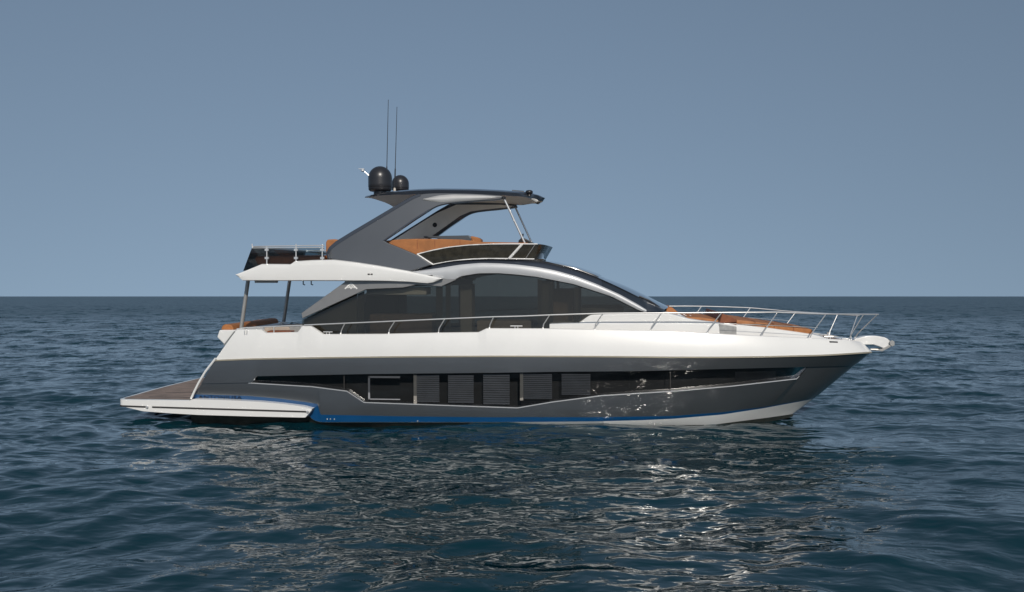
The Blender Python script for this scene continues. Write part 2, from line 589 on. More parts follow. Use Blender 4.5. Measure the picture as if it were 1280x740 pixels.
def xk(k, s):
    if s < -7.0:
        return -7.0 + (s + 7.0) * (XA[k] + 7.0) / (S0 + 7.0)
    if s > 5.5:
        u = (s - 5.5) / (S1 - 5.5)
        return 5.5 + u * (XS[k] - 5.5)
    return s
SS = []
for i in range(NS + 1):
    u = i / NS
    SS.append(S0 + (S1 - S0) * u)
# denser towards the stem, where the plan curve closes
SS = SS[:-1] + [S1 - (S1 - SS[-2]) * q for q in (0.6, 0.35, 0.15, 0.05, 0.0)]
L = {}
for k in poly:
    L[k] = []
    for s in SS:
        x = xk(k, s)
        y = -half(k, x)
        L[k].append(Vector((x, y, zfit(x, y, poly[k]))))
def blend(a, b, t, bulge=0.0):
    return [pa.lerp(pb, t) + Vector((0, -bulge * 4 * t * (1 - t) * min(1, abs(pa.y) / 1.0), 0)) for pa, pb in zip(L[a], L[b])]
n = len(SS)
IN_PX = [proj(L['w1'][i])[0] for i in range(n)]
def has_window(i):
    return (L['w1'][i].z - L['w2'][i].z) > 0.008

# grey hull with blue stripe, white boot top and dark bottom: one mesh, material per band
keel = [Vector((L['chi'][i].x - 0.0, 0, min(L['chi'][i].z - 0.001, -0.9 + 1.1 * sstep(5, XS['chi'], L['chi'][i].x)))) for i in range(n)]
bil = [Vector((p.x, p.y * 0.86, min(p.z - 0.02, -0.25 + 0.35 * sstep(6, XS['chi'], p.x)))) for p in L['chi']]
bands = [
    (L['knu'], blend('knu', 'w1', 0.5, 0.010), 0), (blend('knu', 'w1', 0.5, 0.010), L['w1'], 0),
    ('window', None, 0),
    (L['w2'], blend('w2', 'bl1', 0.5, 0.015), 0), (blend('w2', 'bl1', 0.5, 0.015), L['bl1'], 0),
    (L['bl1'], L['bl2'], 1), (L['bl2'], L['chi'], 2), (L['chi'], bil, 3), (bil, keel, 3)]
V, Fc, MI_ = [], [], []
def strip(a, b, m_, cond=None):
    base = len(V)
    V.extend(a)
    V.extend(b)
    for i in range(n - 1):
        if cond and not cond(i): continue
        Fc.append((base + i, base + i + 1, base + n + i + 1, base + n + i))
        MI_.append(m_)
for a, b, m_ in bands:
    if a == 'window':
        strip(L['w1'], L['w2'], 0, lambda i: not (has_window(i) and has_window(i + 1)))
        rec = Vector((0, 0.035, 0))
        strip(L['w1'], [p + rec for p in L['w1']], 0, lambda i: has_window(i) and has_window(i + 1))
        strip([p + rec * (0.6 + 2.4 * min(1, (L['w1'][k_].z - p.z) / .3)) for k_, p in enumerate(L['w2'])], L['w2'], 0, lambda i: has_window(i) and has_window(i + 1))
    else:
        strip(a, b, m_)
nv = len(V)
V2 = V + [Vector((p.x, -p.y, p.z)) for p in V]
F2 = Fc + [tuple(nv + i for i in reversed(q)) for q in Fc]
M2 = MI_ + MI_
# transom between the two aft edges
aft = [L[k][0] for k in ('knu', 'w1', 'bl1', 'bl2', 'chi')] + [bil[0], keel[0]]
tb = len(V2)
cols = [-1, -0.5, 0, 0.5, 1]
for p in aft:
    for c in cols:
        V2.append(Vector((p.x + 0.02 - 0.05 * (1 - c * c), -p.y * c, p.z)))
for i in range(len(aft) - 1):
    for j in range(4):
        a = tb + i * 5 + j
        F2.append((a, a + 1, a + 6, a + 5))
        M2.append(2)
hull = link('hull', mesh_of(V2, F2, M2, 'hull', double=0.0015), [M['grey'], M['blue'], M['white'], M['anti']], yacht, smooth=28)

# white upper topsides with cap and inner wall
def deck_z(x, zg):
    return zg - 0.62 * (1 - sstep(2.8, 5.2, x)) - 0.05
def topside(side):
    rows = []
    for i in range(n):
        kp, gp = L['knu'][i], L['gun'][i].copy()
        if side > 0:      # the port side has a lowered boarding section beside the cockpit
            g = sstep(-9.3, -9.1, gp.x) * (1 - sstep(-6.75, -6.6, gp.x))
            gp.z -= 0.30 * g
        w_ = min(0.14, abs(gp.y) * 0.8)
        base = kp + Vector((0, min(0.012, -kp.y * .5), 0.012))
        m1 = base.lerp(gp, 0.35) + Vector((0, -0.030 * min(1, abs(gp.y)), 0))
        m2 = base.lerp(gp, 0.75) + Vector((0, -0.022 * min(1, abs(gp.y)), 0))
        dz = deck_z(gp.x, L['gun'][i].z)
        rows.append([base, m1, m2, gp, gp + Vector((0, w_ * .25, 0.018)), gp + Vector((0, w_, 0.014)), Vector((gp.x, gp.y + w_, min(dz - 0.02, gp.z - .02)))])
    if side > 0:
        rows = [[Vector((p.x, -p.y, p.z)) for p in r_] for r_ in rows]
    v, f = grid(rows)
    k = len(rows[0])
    f.append(tuple(range(k)))
    return build('bulwark', v, f, M['white'], yacht, smooth=38, double=0.0008)
bul_s = topside(-1)
bul_p = topside(1)

# champagne rub rail on the knuckle
def along(line, i0, i1, off=(0, 0, 0), h=0.03, t=0.02, step=2):
    """rectangular strip that follows a hull line, standing proud of it"""
    rows = []
    idx = list(range(i0, i1, step)) + [i1]
    for i in idx:
        p = line[i] + Vector(off)
        tt = min(t, max(0.004, abs(p.y) * .5))
        rows.append([p + Vector((0, 0.01, h / 2)), p + Vector((0, -tt, h / 2)), p + Vector((0, -tt, -h / 2)), p + Vector((0, 0.01, -h / 2))])
    v, f = grid(rows, closed=True)
    f.append((0, 1, 2, 3))
    b_ = (len(rows) - 1) * 4
    f.append((b_ + 3, b_ + 2, b_ + 1, b_))
    return v, f
v, f = along(L['knu'], 0, n - 3, (0, 0, -0.012), 0.035, 0.022)
build('rub_rail', v, f, M['trim'], yacht, mirror=True, smooth=30)

# aft edge moulding (white)
edge = [L['gun'][0], L['gun'][0].lerp(L['knu'][0], 0.5) + Vector((-0.0, 0, 0))] + [L[k][0] for k in ('knu', 'w1', 'bl1')]
ep = [P(px, py, -2.88) for px, py in [(269.5, 448), (267.6, 450.5), (257, 464), (248.5, 478), (243, 489), (238.6, 498.5)]]
v, f = tube_geo([p + Vector((0.0, 0.0, 0)) for p in ep], 0.036, 8, 1.0)
build('stern_moulding', v, f, M['white'], yacht, mirror=True)

# deck
rows = []
for i in range(0, n, 3):
    g = L['gun'][i]
    dz = deck_z(g.x, g.z)
    yy = max(0.001, -g.y - 0.11)
    rows.append([Vector((g.x, c * yy, dz + 0.03 * (1 - c * c))) for c in (-1, -.5, 0, .5, 1)])
v, f = grid(rows)
build('deck', v, f, M['teak'], yacht)
# aft bulkhead under the cockpit (closes the transom above the knuckle)
g0 = L['gun'][0]; k0 = L['knu'][0]
v, f = grid([[Vector((p.x + .02, -p.y * c, p.z)) for c in cols] for p in (Vector((g0.x, g0.y, g0.z - .3)), k0)])
build('transom', v, f, M['white'], yacht)

# ------------------------------------------------------------------ hull glazing
wi = [i for i in range(n) if has_window(i)]
iw0, iw1 = wi[0], wi[-1]
rec, rec2 = Vector((0, 0.02, 0)), Vector((0, 0.10, 0))
rows = [[L['w1'][i] + rec, L['w1'][i].lerp(L['w2'][i], .5) + rec.lerp(rec2, .5), L['w2'][i] + rec.lerp(rec2, min(1, (L['w1'][i].z - L['w2'][i].z) / .3))] for i in range(iw0, iw1 + 1)]
v, f = grid(rows)
gs_, gp_ = build('hull_window', v, f, M['hullglass'], yacht, mirror=True, smooth=60)
v, f = along(L['w2'], max(0, iw0 - 3), iw1 - 8, (0, 0, -0.014), 0.028, 0.012, 1)
for par, (vv, ff) in ((gs_, (v, f)), (gp_, (flipy(v), [tuple(reversed(q)) for q in f]))):
    build('window_trim', vv, ff, M['chrome'], par, smooth=30)
# dark lining behind the glass
liner = []
for i in range(iw0 - 6, iw1 + 6, 3):
    a, b = L['w1'][i], L['w2'][i]
    yy = min(-0.03, a.y + 0.55)
    liner.append([Vector((a.x, a.y + .06, a.z + .06)), Vector((a.x, yy, a.z + .06)), Vector((b.x, yy, b.z - .06)), Vector((b.x, b.y + .06, b.z - .06))])
v, f = grid(liner)
build('cabin_lining', v, f, M['rubber'], yacht, both=True)
def hx(px, py, inset):
    return S(px, py, lambda x, z: -(half('w1', x)) + inset)
def blind(px0, px1, py0, py1, framed=False):
    a = hx(px0, (py0 + py1) / 2, 0.13)
    b = hx(px1, (py0 + py1) / 2, 0.13)
    zt = hx((px0 + px1) / 2, py0, 0.13).z
    zb = hx((px0 + px1) / 2, py1, 0.13).z
    gs = []
    ns = 13
    for k in range(ns):
        z1 = zt + (zb - zt) * k / ns
        z2 = zt + (zb - zt) * (k + 0.84) / ns
        vv = [Vector((a.x, a.y, z1)), Vector((b.x, b.y, z1)), Vector((b.x, b.y + .03, z2)), Vector((a.x, a.y + .03, z2))]
        vv += [p + Vector((0, 0.006, 0)) for p in vv]
        gs.append((vv, [(3, 2, 1, 0), (4, 5, 6, 7), (0, 1, 5, 4), (2, 3, 7, 6), (1, 2, 6, 5), (3, 0, 4, 7)]))
    v, f = merge(*gs)
    for par, vv in ((gs_, v), (gp_, flipy(v))):
        build('blind', vv, f, M['blind'], par)
    if framed:
        fr = []
        for (x0, x1, z0, z1) in ((a.x - .10, a.x, zt + .03, zb - .04), ):
            fr.append(box_geo(x0, x1, a.y - .02, a.y + .03, z1, z0))
        v, f = merge(*fr)
        for par, vv in ((gs_, v), (gp_, flipy(v))):
            build('blind_post', vv, f, M['curtain'], par)
for a_ in [(521, 549, 469, 503), (560, 592, 469, 504), (604, 637, 468, 506), (654, 690, 467.5, 499), (702, 738, 467.5, 494)]:
    blind(*a_, framed=a_[0] in (521, 654))
blind(919, 970, 464.5, 475)
# white framed opening port
a = hx(460, 470, .1); b = hx(500, 500, .1)
fr = [box_geo(a.x, a.x + .06, a.y, a.y + .03, b.z, a.z), box_geo(a.x, b.x, a.y, a.y + .03, a.z - .06, a.z), box_geo(a.x, b.x, a.y, a.y + .03, b.z, b.z + .03)]
v, f = merge(*fr)
for par, vv in ((gs_, v), (gp_, flipy(v))):
    build('port_frame', vv, f, M['blind'], par)
for px in (430, 838):
    t_, b_ = hx(px, poly['w1'](px), .034), hx(px, poly['w2'](px), .034)
    v, f = box_geo(t_.x - .012, t_.x + .012, t_.y, t_.y + .02, b_.z, t_.z)
    for par, vv in ((gs_, v), (gp_, flipy(v))):
        build('mullion', vv, f, M['rubber'], par)

# small through-hull outlets on the boot line
for px, py in ((409, 523.8), (413, 523.9), (418, 524), (522, 526.5), (812, 529.5), (818, 529.8), (826, 529.6)):
    p = S(px, py, lambda x, z: -half('bl2', x) - 0.004)
    v, f = lathe_geo((0, 0, 0), [(0.018, 0), (0.022, .010), (0.012, .016)], 12)
    v = [Vector((q.x + p.x, p.y - q.z, q.y + p.z)) for q in v]
    build('drain_outlet', v, f, M['postgrey'], hull, label=None)

# ------------------------------------------------------------------ swim platform
pt = lin([(148, 499.3), (200, 499.8), (238, 500.4), (241, 498.8), (278, 499.8), (324, 502), (350, 504.3), (378, 507.8), (390.5, 511)])
pb = lin([(147, 506.8), (160, 509.5), (179, 513.8), (215, 516.5), (248, 518.4), (320, 520.5), (382, 521.8), (390.5, 511.8)])
xa, xf = P(148.3, 500, -2.95).x, P(390, 511, -3.02).x
ring = []
for k in range(0, 9):
    ring.append((xa - 0.12 * (1 - (k / 8) ** 2), -2.8 * k / 8))
for k in range(1, 13):
    th = math.pi / 2 * k / 12
    ring.append((xa + 0.2 * (1 - math.cos(th)), -2.8 - 0.2 * math.sin(th)))
xe = ring[-1][0]
for k in range(1, 90):
    ring.append((xe + (xf - xe) * k / 89, -3.0 - 0.03 * min(1, k / 10)))
def plz(x, f_):
    return zfit(x, -3.0, f_)
zt0 = plz(xa + 0.35, pt)
rows = []
for (x, y) in ring:
    xx = max(x, xa + 0.0)
    z1 = plz(xx, pt) if x > xa + 0.35 else zt0
    z2 = min(plz(xx, pb), z1 - 0.02)
    zm = z1 - 0.02
    t = 0.02
    rows.append([Vector((x, y * 0.0 if False else y, z1)) + Vector((0, 0, 0)), Vector((x, y, (z1 + z2) / 2)), Vector((x, y * (1 if abs(y) > 2.9 else .99), z2))])
inner = [(Vector((r_[0].x, 0, r_[0].z))) for r_ in rows]
tops = [[r_[0].lerp(q, t) for t in (1, .6, .2, .02, 0)] for r_, q in zip(rows, inner)]
v1, f1 = grid(tops)
v2, f2 = grid(rows)
bots = [[r_[2].lerp(Vector((r_[2].x, 0, r_[2].z)), t) for t in (0, .1, 1)] for r_ in rows]
v3, f3 = grid(bots)
v, f = merge((v1, f1), (v2, f2), (v3, f3))
platform = build('swim_platform', v, f, M['white'], yacht, both=True, double=0.002, smooth=30)
# teak inlay, one sheet 6 mm above the moulding, with a white margin
xt1 = P(236, 500, -2.8).x
tk = []
for (x, y) in ring:
    if x > xt1: break
    tk.append(Vector((x + (0.12 if abs(y) < 2.5 else 0.06), y * 0.95, zt0 + 0.008)))
tk.append(Vector((xt1 + .25, tk[-1].y, zt0 + 0.008)))
v, f = grid([[Vector((p.x, p.y, p.z)), Vector((p.x, 0, p.z)), Vector((p.x, -p.y, p.z))] for p in tk])
tkd = build('teak_deck', v, f, M['teak'], platform, double=0.0005)
# darker caulk seams and hatch lines
seams = []
for (x0, x1, y0, y1) in [(-11.9, -9.7, -1.35, -1.31), (-11.9, -9.7, 1.31, 1.35), (-11.0, -10.96, -1.3, 1.3), (-11.9, -9.7, -2.45, -2.40), (-11.9, -9.7, 2.40, 2.45)]:
    seams.append(box_geo(x0, x1, y0, y1, zt0 + 0.009, zt0 + 0.013))
v, f = merge(*seams)
build('deck_seam', v, f, M['rubber'], platform)
def rubstrip(i0, i1, name, joined):
    rows = []
    for i in range(i0, i1):
        x, y = ring[i]
        xx = max(x, xa)
        pf = lin([(148.6, 507.4), (383, 514.5)])
        z = zfit(xx if x > xa + 0.35 else xa + 0.35 - (xa + 0.35 - x) * .6, -3.0, pf)
        d = Vector((ring[min(i + 1, len(ring) - 1)][0] - ring[max(i - 1, 0)][0], ring[min(i + 1, len(ring) - 1)][1] - ring[max(i - 1, 0)][1], 0)).normalized()
        nn = Vector((d.y, -d.x, 0))
        if nn.y > 0: nn = -nn
        c = Vector((x, y, z))
        rows.append([c + Vector((0, 0, .028)), c + nn * .016 + Vector((0, 0, .022)), c + nn * .016 - Vector((0, 0, .022)), c - Vector((0, 0, .028))])
    v, f = grid(rows, closed=True)
    if joined:
        return build(name, v, f, M['rubber'], platform, both=True, double=0.002)
    return build(name, v, f, M['rubber'], platform, mirror=True)
rubstrip(0, 32, 'rub_strip', True)
rubstrip(34, len(ring) - 2, 'rub_strip', False)
for px, py in ((384.5, 514.6), (184, 508.8)):
    p = P(px, py, -3.05)
    v, f = lathe_geo((0, 0, 0), [(0.045, 0), (0.045, .02), (0.03, .035)], 14)
    build('cleat_cap', [Vector((q.x + p.x, p.y - q.z, q.y + p.z)) for q in v], f, M['chrome'], platform)

# boat name on the quarter, on the blue stripe
def text_part(s, px, py, w_px, yoff, parent, m_, name, xs=1.6):
    cu = bpy.data.curves.new(name, 'FONT')
    cu.body = s
    cu.size = 1.0
    cu.extrude = 0.004
    cu.space_character = 1.1
    to = bpy.data.objects.new(name, cu)
    col.objects.link(to)
    bpy.context.view_layer.update()
    me = bpy.data.meshes.new_from_object(to)
    bpy.data.objects.remove(to)
    xs_ = [v_.co.x for v_ in me.vertices]
    W = max(xs_) - min(xs_)
    ys_ = [v_.co.y for v_ in me.vertices]
    H = max(ys_) - min(ys_)
    a = S(px, py, lambda x, z: -half('bl1', x) - yoff)
    b = S(px + w_px, py, lambda x, z: -half('bl1', x) - yoff)
    hh = 4.3 * 0.0258
    for v_ in me.vertices:
        u = (v_.co.x - min(xs_)) / W
        z_ = v_.co.y / H * hh
        q = a.lerp(b, u)
        v_.co = Vector((q.x, q.y - v_.co.z, q.z + z_ - u * 0.02))
    return link(name, me, m_, parent, smooth=20)
text_part('ANTONIUSA', 248, 498.5, 54, 0.012, hull, M['letter'], 'name_lettering')

# ------------------------------------------------------------------ salon: glazing, frame, pillars, inside
def ys(x, z=0):
    return -(2.36 - 0.20 * sstep(0.5, 4.8, x) - 0.05 * (z - 3.3))
GT = lin([(376, 401), (380, 398.5), (454, 361.2), (503, 359), (521, 355), (552, 356), (570, 349), (577, 345), (600, 341.4), (623, 341.2), (670, 345.4), (717, 354.6), (764, 370), (799, 387.6), (806, 391)])
gb = lin([(376, 424), (806, 424)])
def ribbon(top, bot, px0, px1, nn, yf, rows_t=(0, .5, 1), bulge=0.0, th=None, roundover=0.0):
    rows = []
    for i in range(nn + 1):
        px = px0 + (px1 - px0) * i / nn
        a, b = S(px, top(px), yf), S(px, bot(px), yf)
        r_ = []
        for t in rows_t:
            r_.append(a.lerp(b, t) + Vector((0, -bulge * 4 * t * (1 - t) + roundover * max(0, 1 - t / .35) ** 2, 0)))
        rows.append(r_)
    if th is None:
        return grid(rows)
    return shell(rows, lambda p: Vector((0, th, 0)))
v, f = ribbon(GT, lin([(376, 420), (686, 420), (722, 408), (740, 396), (806, 392)]), 378, 805, 150, ys, th=0.03)
sg, sgp = build('salon_window', v, f, M['winglass'], yacht, mirror=True, smooth=60)
# pillars behind the glass
for (a_, b_) in ((447, 455), (545, 553), (557, 563), (672, 677), (687, 691), (718, 723)):
    t1, t2 = GT(a_) + 3, GT(b_) + 3
    vv, ff = plate_geo([(a_, t1), (b_, t2), (b_, 419), (a_, 419)], lambda x, z: ys(x, z) + 0.045, 0.06)
    for par, q in ((sg, vv), (sgp, flipy(vv))):
        build('pillar', q, ff, M['rubber'], par)
# dark seal round the top of the glass
pts_ = [S(px, GT(px) + .7, lambda x, z: ys(x, z) - .02) for px in np.linspace(572, 804, 90)]
tube('window_seal', pts_, .018, M['rubber'], yacht, mirror=True, seg=6)
# arch frame, silver, sweeping from the fly wing to the foredeck
AT = lin([(510, 339.8), (530, 337.5), (550, 334.8), (575, 330.8), (600, 328.6), (625, 329.2), (645, 330.6), (670, 333.6), (694, 338), (720, 345.2), (746, 355), (775, 368), (799, 381.3), (812, 389.5)], 4)
AB = lin([(510, 341), (552, 348.2), (568, 349.6), (576, 345.2), (597.5, 341.6), (623, 341.4), (645, 343), (670, 345.8), (717, 355), (764, 370.3), (799, 388), (812, 391.5)], 2)
v, f = ribbon(AT, AB, 511, 808, 160, lambda x, z: ys(x, z) - 0.07, rows_t=(0, .12, .3, .5, .7, .88, 1), bulge=0.02, roundover=0.025, th=0.12)
build('window_arch', v, f, M['silver'], yacht, mirror=True, smooth=40)
# grey quarter panel carrying the builder's emblem
def yw(x, z):
    return -(2.66 - 0.045 * (x + 7.0)) + 0.05 * (z - 3.3)
qp = plate('quarter_panel', [(376.7, 391.3), (430.7, 352.6), (432, 348), (552, 346), (571, 349.5), (551.6, 358), (521, 355.9), (503.5, 359.6), (480, 360.6), (457.5, 361.8), (377.8, 398)], yw, 0.14, M['midgrey'], yacht, mirror=True, bevel=0.015)
def emblem(px, py, sc_, par, flip=False):
    o = P(px, py, -2.54)
    zc = o.z + 0.01
    y_ = yw(o.x, zc) - 0.004
    strokes = [[(-.20, -.08), (-.17, -.08), (-.01, .10), (0, .125), (.03, .10), (-.10, -.04)],]
    def bar(x0, z0, x1, z1, w_):
        d = Vector((x1 - x0, 0, z1 - z0)); L_ = d.length; d.normalize()
        nrm = Vector((-d.z, 0, d.x)) * w_ / 2
        a = Vector((x0, 0, z0)); b = Vector((x1, 0, z1))
        fr_ = [a + nrm, b + nrm, b - nrm, a - nrm]
        fr_ = [Vector((o.x + q.x * sc_, 0, zc + q.z * sc_)) for q in fr_]
        fr_ = [Vector((q.x, yw(q.x, q.z) - .006, q.z)) for q in fr_]
        bk = [q + Vector((0, .012, 0)) for q in fr_]
        return fr_ + bk, [(0, 1, 2, 3), (7, 6, 5, 4), (0, 4, 5, 1), (1, 5, 6, 2), (2, 6, 7, 3), (3, 7, 4, 0)]
    g = [bar(-.20, -.08, 0, .10, .045), bar(0, .10, .20, -.08, .045), bar(0, .07, 0, -.08, .025), bar(-.12, -.05, -.02, -.03, .025), bar(.12, -.05, .02, -.03, .025), bar(0, -.085, -.07, .02, .03), bar(0, -.085, .07, .02, .03)]
    v, f = merge(*g)
    if flip: v = flipy(v)
    build('emblem', v, f, M['white'], par)
emblem(438.5, 358.3, 1.0, qp[0])
emblem(438.5, 358.3, 1.0, qp[1], True)

# cabin inside: floor, ceiling, furniture
xq0, xq1 = P(380, 400, -2.3).x, P(800, 390, -2.3).x
sill = deck_z(0, L['gun'][300].z)
box('cabin_floor', xq0 + .05, xq1 - .6, -2.2, 2.2, sill + .02, sill + .12, M['wood'], yacht)
cz = P(440, 352, -2.3).z
box('cabin_ceiling', P(440, 352, -2.3).x, P(565, 352, -2.3).x, -2.25, 2.25, P(500, 357, -2.3).z, P(500, 350, -2.3).z, M['interior'], yacht)
def inner(px0, px1, py0, py1, y0, y1, name, m_, **k):
    a, b = P(px0, py0, y0), P(px1, py1, y0)
    return box(name, a.x, b.x, y0, y1, b.z, a.z, m_, yacht, **k)
inner(458, 533, 359.5, 368.5, -2.15, -1.4, 'ceiling_box', M['liner'])
vv, ff = plate_geo([(380, 399.5), (446, 366), (446, 418), (380, 418)], lambda x, z: ys(x, z) + .09, .05)
build('aft_panel', vv, ff, M['interior'], yacht, mirror=True)
inner(457, 498, 369, 418, 0.6, 2.0, 'galley_unit', M['interior'])
inner(575, 590, 355, 418, -1.6, -0.9, 'curtain', M['curtain'])
inner(676, 716, 362, 418, -1.3, 1.2, 'helm_bulkhead', M['wood'])
inner(672, 690, 351, 418, -2.1, -0.4, 'stair_panel', M['interior'])
inner(596, 664, 401, 418, -1.2, -0.2, 'salon_sofa', M['beige'])
inner(462, 540, 393, 418, -1.9, -0.9, 'dinette', M['wood'])
inner(726, 780, 385, 408, -1.6, 1.6, 'dashboard', M['interior'])

# roof: dark band above the arch, crowned across, closing down into the windscreen
RT = lin([(513, 340.2), (527, 335.5), (541, 330.8), (560, 327), (575, 325.2), (610, 323.9), (658, 324.4), (680, 326), (694, 329.4), (720, 336), (749, 347.6), (775, 359.5), (799, 371.4), (815, 379.5), (831, 387.2)], 5)
def roof_rows(px0, px1, nn):
    rows = []
    for i in range(nn + 1):
        px = px0 + (px1 - px0) * i / nn
        e = S(px, AT(min(px, 812)) if px < 806 else 389.5, lambda x, z: ys(x, z) - 0.04)
        t = S(px, RT(px), lambda x, z: ys(x, z) + 0.30)
        zt = t.z
        x = e.x
        zt = zfit(x, ys(x) + .3, RT)
        pts = [e, Vector((x, e.y + .06, e.z + (zt - e.z) * .40)), Vector((x, e.y + .17, e.z + (zt - e.z) * .78)), Vector((x, ys(x) + .32, zt))]
        yb = ys(x) + .32
        pts += [Vector((x + 0.25 * (1 - (c) ** 2) * sstep(2.2, 4, x), yb * c, zt + 0.035 * (1 - c * c))) for c in (.75, .5, .25, 0)]
        rows.append(pts)
    return rows
def sym(rows):
    return [r_ + [Vector((p.x, -p.y, p.z)) for p in reversed(r_[:-1])] for r_ in rows]
v, f = grid(sym(roof_rows(513.5, 752, 90)))
build('roof', v, f, M['navy'], yacht, smooth=45)
v, f = grid(sym(roof_rows(752, 831, 40)))
ws = build('windscreen', v, f, M['roofglass'], yacht, smooth=45)
# sunroof lip proud of the roof
rows = []
SL = lin([(660, 325.4), (680, 326.2), (694, 328.9), (720, 335), (745, 343.8), (748.5, 346)], 2)
for px in np.linspace(662, 748.5, 30):
    t = S(px, SL(px), lambda x, z: ys(x, z) + .42)
    b_ = Vector((t.x - .02, t.y - .03, t.z - .11))
    rows.append([b_, t] + [Vector((t.x + .12 * (1 - c * c), t.y * c, t.z + .03 * (1 - c * c))) for c in (.6, .2, -.2, -.6)] + [Vector((t.x, -t.y, t.z)), Vector((b_.x, -b_.y, b_.z))])
v, f = grid(rows)
k = len(rows[0])
f.append(tuple(range((len(rows) - 1) * k, len(rows) * k)))
build('sunroof', v, f, M['roofglass'], yacht, smooth=45)
wp = [P(799, 371, -1.95), P(811, 376.5, -1.95), P(818, 381, -1.9), P(828, 387.5, -1.85)]
for dy_ in (0, 1.9):
    tube('wiper', [p + Vector((0, dy_, 0.02)) for p in wp], [.02, .03, .035, .03], M['black'], ws)

# ------------------------------------------------------------------ flybridge deck
def yfly(x, z):
    return -(2.78 - 0.24 * sstep(-6.0, -2.6, x)) + 0.04 * (z - 4.6)
FT = lin([(294.6, 343.1), (327, 329.8), (362.7, 330.1), (368, 326.4), (390, 325), (416.7, 324.4), (440, 327.2), (470, 331.6), (510, 338.6), (530, 342.8), (553, 347.9)])
FB = lin([(294.6, 343.3), (303, 350.7), (340, 351.0), (480, 351.4), (510, 352.4), (534, 354.3), (541, 353.2), (553, 348.3)])
pxs = sorted(set([294.8, 297, 300, 303, 310, 318, 327, 340, 355, 362.7, 365, 368, 380, 390, 400, 410, 416.7, 425, 440, 455, 470, 485, 500, 510, 520, 530, 534, 541, 547, 552.6]))
rows = []
for px in pxs:
    a, b = S(px, FT(px), yfly), S(px, FB(px), yfly)
    rows.append([a + Vector((0, .05, 0)), a.lerp(b, .04) , a.lerp(b, .22) + Vector((0, -.02, 0)), a.lerp(b, .25) + Vector((0, -.02, 0)), a.lerp(b, .6) + Vector((0, -.03, 0)), a.lerp(b, .96), b + Vector((0, .04, 0))])
v, f = shell(rows, lambda p: Vector((0, 0.34, 0)))
fly, flyp = build('flybridge_side', v, f, M['white'], yacht, mirror=True, smooth=32)
# deck slab
zf0 = P(420, 344, -2.5).z
zf1 = P(420, 350.2, -2.5).z
xs0, xs1 = P(301, 347, -2.7).x, P(540, 347, -2.6).x
gsl = [Vector((xs0 + .45 * (abs(c) ** 4), c * 2.5, 0)) for c in np.linspace(-1, 1, 17)]
rows = [[Vector((p.x, p.y, zf1)), Vector((p.x - .18, p.y, (zf0 + zf1) / 2)), Vector((p.x, p.y, zf0)), Vector((xs1, p.y, zf0)), Vector((xs1, p.y, zf1))] for p in gsl]
v, f = grid(rows, closed=True)
build('flybridge_deck', v, f, M['white'], yacht, smooth=35)
p = P(345, 352.5, -2.0)
inner(318, 345, 350.6, 353.6, -2.2, -2.0, 'awning_case', M['postgrey'])
for px in (379, 389):
    q = P(px, 351, -1.2)
    tube('speaker_hook', [q, q + Vector((0, 0, -.12)), q + Vector((.06, 0, -.14))], .02, M['black'], yacht)
# vent on the coaming
for dx in (-1.8, 1.8):
    p = S(463 + dx, 342.8, yfly)
    v, f = box_geo(p.x - .035, p.x + .035, p.y - .035, p.y - .01, p.z - .022, p.z + .022)
    build('vent', v, f, M['rubber'], fly)
# dark lower wing of the fly coaming is part of the radar arch below
# support posts
for s_ in (0, 1):
    top, bot = P(310.3, 349, -1.95), P(301.5, 411, -1.95)
    v, f = tube_geo([bot, bot.lerp(top, .5), top], .062, 12, 1.25)
    if s_: v = flipy(v)
    pst = build('support_post', v, f, M['postgrey'], yacht, smooth=50)
    c = bot
    v, f = box_geo(c.x - .12, c.x + .12, c.y - .10, c.y + .10, c.z - .04, c.z + .02)
    if s_: v = flipy(v)
    build('post_foot', v, f, M['chrome'], pst, bevel=.01)

# ------------------------------------------------------------------ radar arch and hardtop
def ya(x, z):
    return -(2.34 - 0.16 * (z - 5.0))
def curve_pts(pts, sub=6, closed=True):
    """Catmull-Rom through points flagged smooth"""
    out_ = []
    n_ = len(pts)
    for i in range(n_ if closed else n_ - 1):
        p0, p1, p2, p3 = (Vector(pts[(i + k) % n_][:2]) for k in (-1, 0, 1, 2))
        sm_ = len(pts[i]) > 2 and len(pts[(i + 1) % n_]) > 2
        if not sm_:
            out_.append(tuple(p1)); continue
        for j in range(sub):
            t = j / sub
            q = .5 * ((2 * p1) + (-p0 + p2) * t + (2 * p0 - 5 * p1 + 4 * p2 - p3) * t * t + (-p0 + 3 * p1 - 3 * p2 + p3) * t ** 3)
            out_.append(tuple(q))
    return out_
arch_out = curve_pts([(410.5, 323.6), (408, 317, 1), (412, 309.5, 1), (420, 302.5, 1), (440, 290, 1), (468, 273.5, 1), (500, 254.5, 1), (516, 245.7, 1), (532, 241.6, 1), (560, 240.6, 1), (600, 242.2, 1), (628, 244.6, 1),
                       (629.5, 248.3), (621, 249.8, 1), (600, 251.2, 1), (570, 253.6, 1), (551, 256.5, 1), (537.5, 262.5, 1), (518, 275, 1), (497, 289.5, 1), (480.2, 300.8), (484, 303.2), (503, 310.8), (521.5, 318.6), (540, 331), (526, 335.4), (511, 339.4), (470, 332.4), (440, 328)])
arch, archp = plate('radar_arch', arch_out, ya, 0.20, M['dark'], yacht, mirror=True, bevel=0.055, seg=4, smooth=40)
def lead(x): return 0.5 - 0.4 * sstep(-1.4, -0.2, x)
for v_ in archp.data.vertices: v_.co.x += lead(v_.co.x)
RIM_O = [(409.6, 324), (407.2, 317), (411, 309), (419.2, 301.8), (439.5, 289.3), (467.5, 272.8), (499.5, 253.8), (515.6, 245.0), (524, 242.2)]
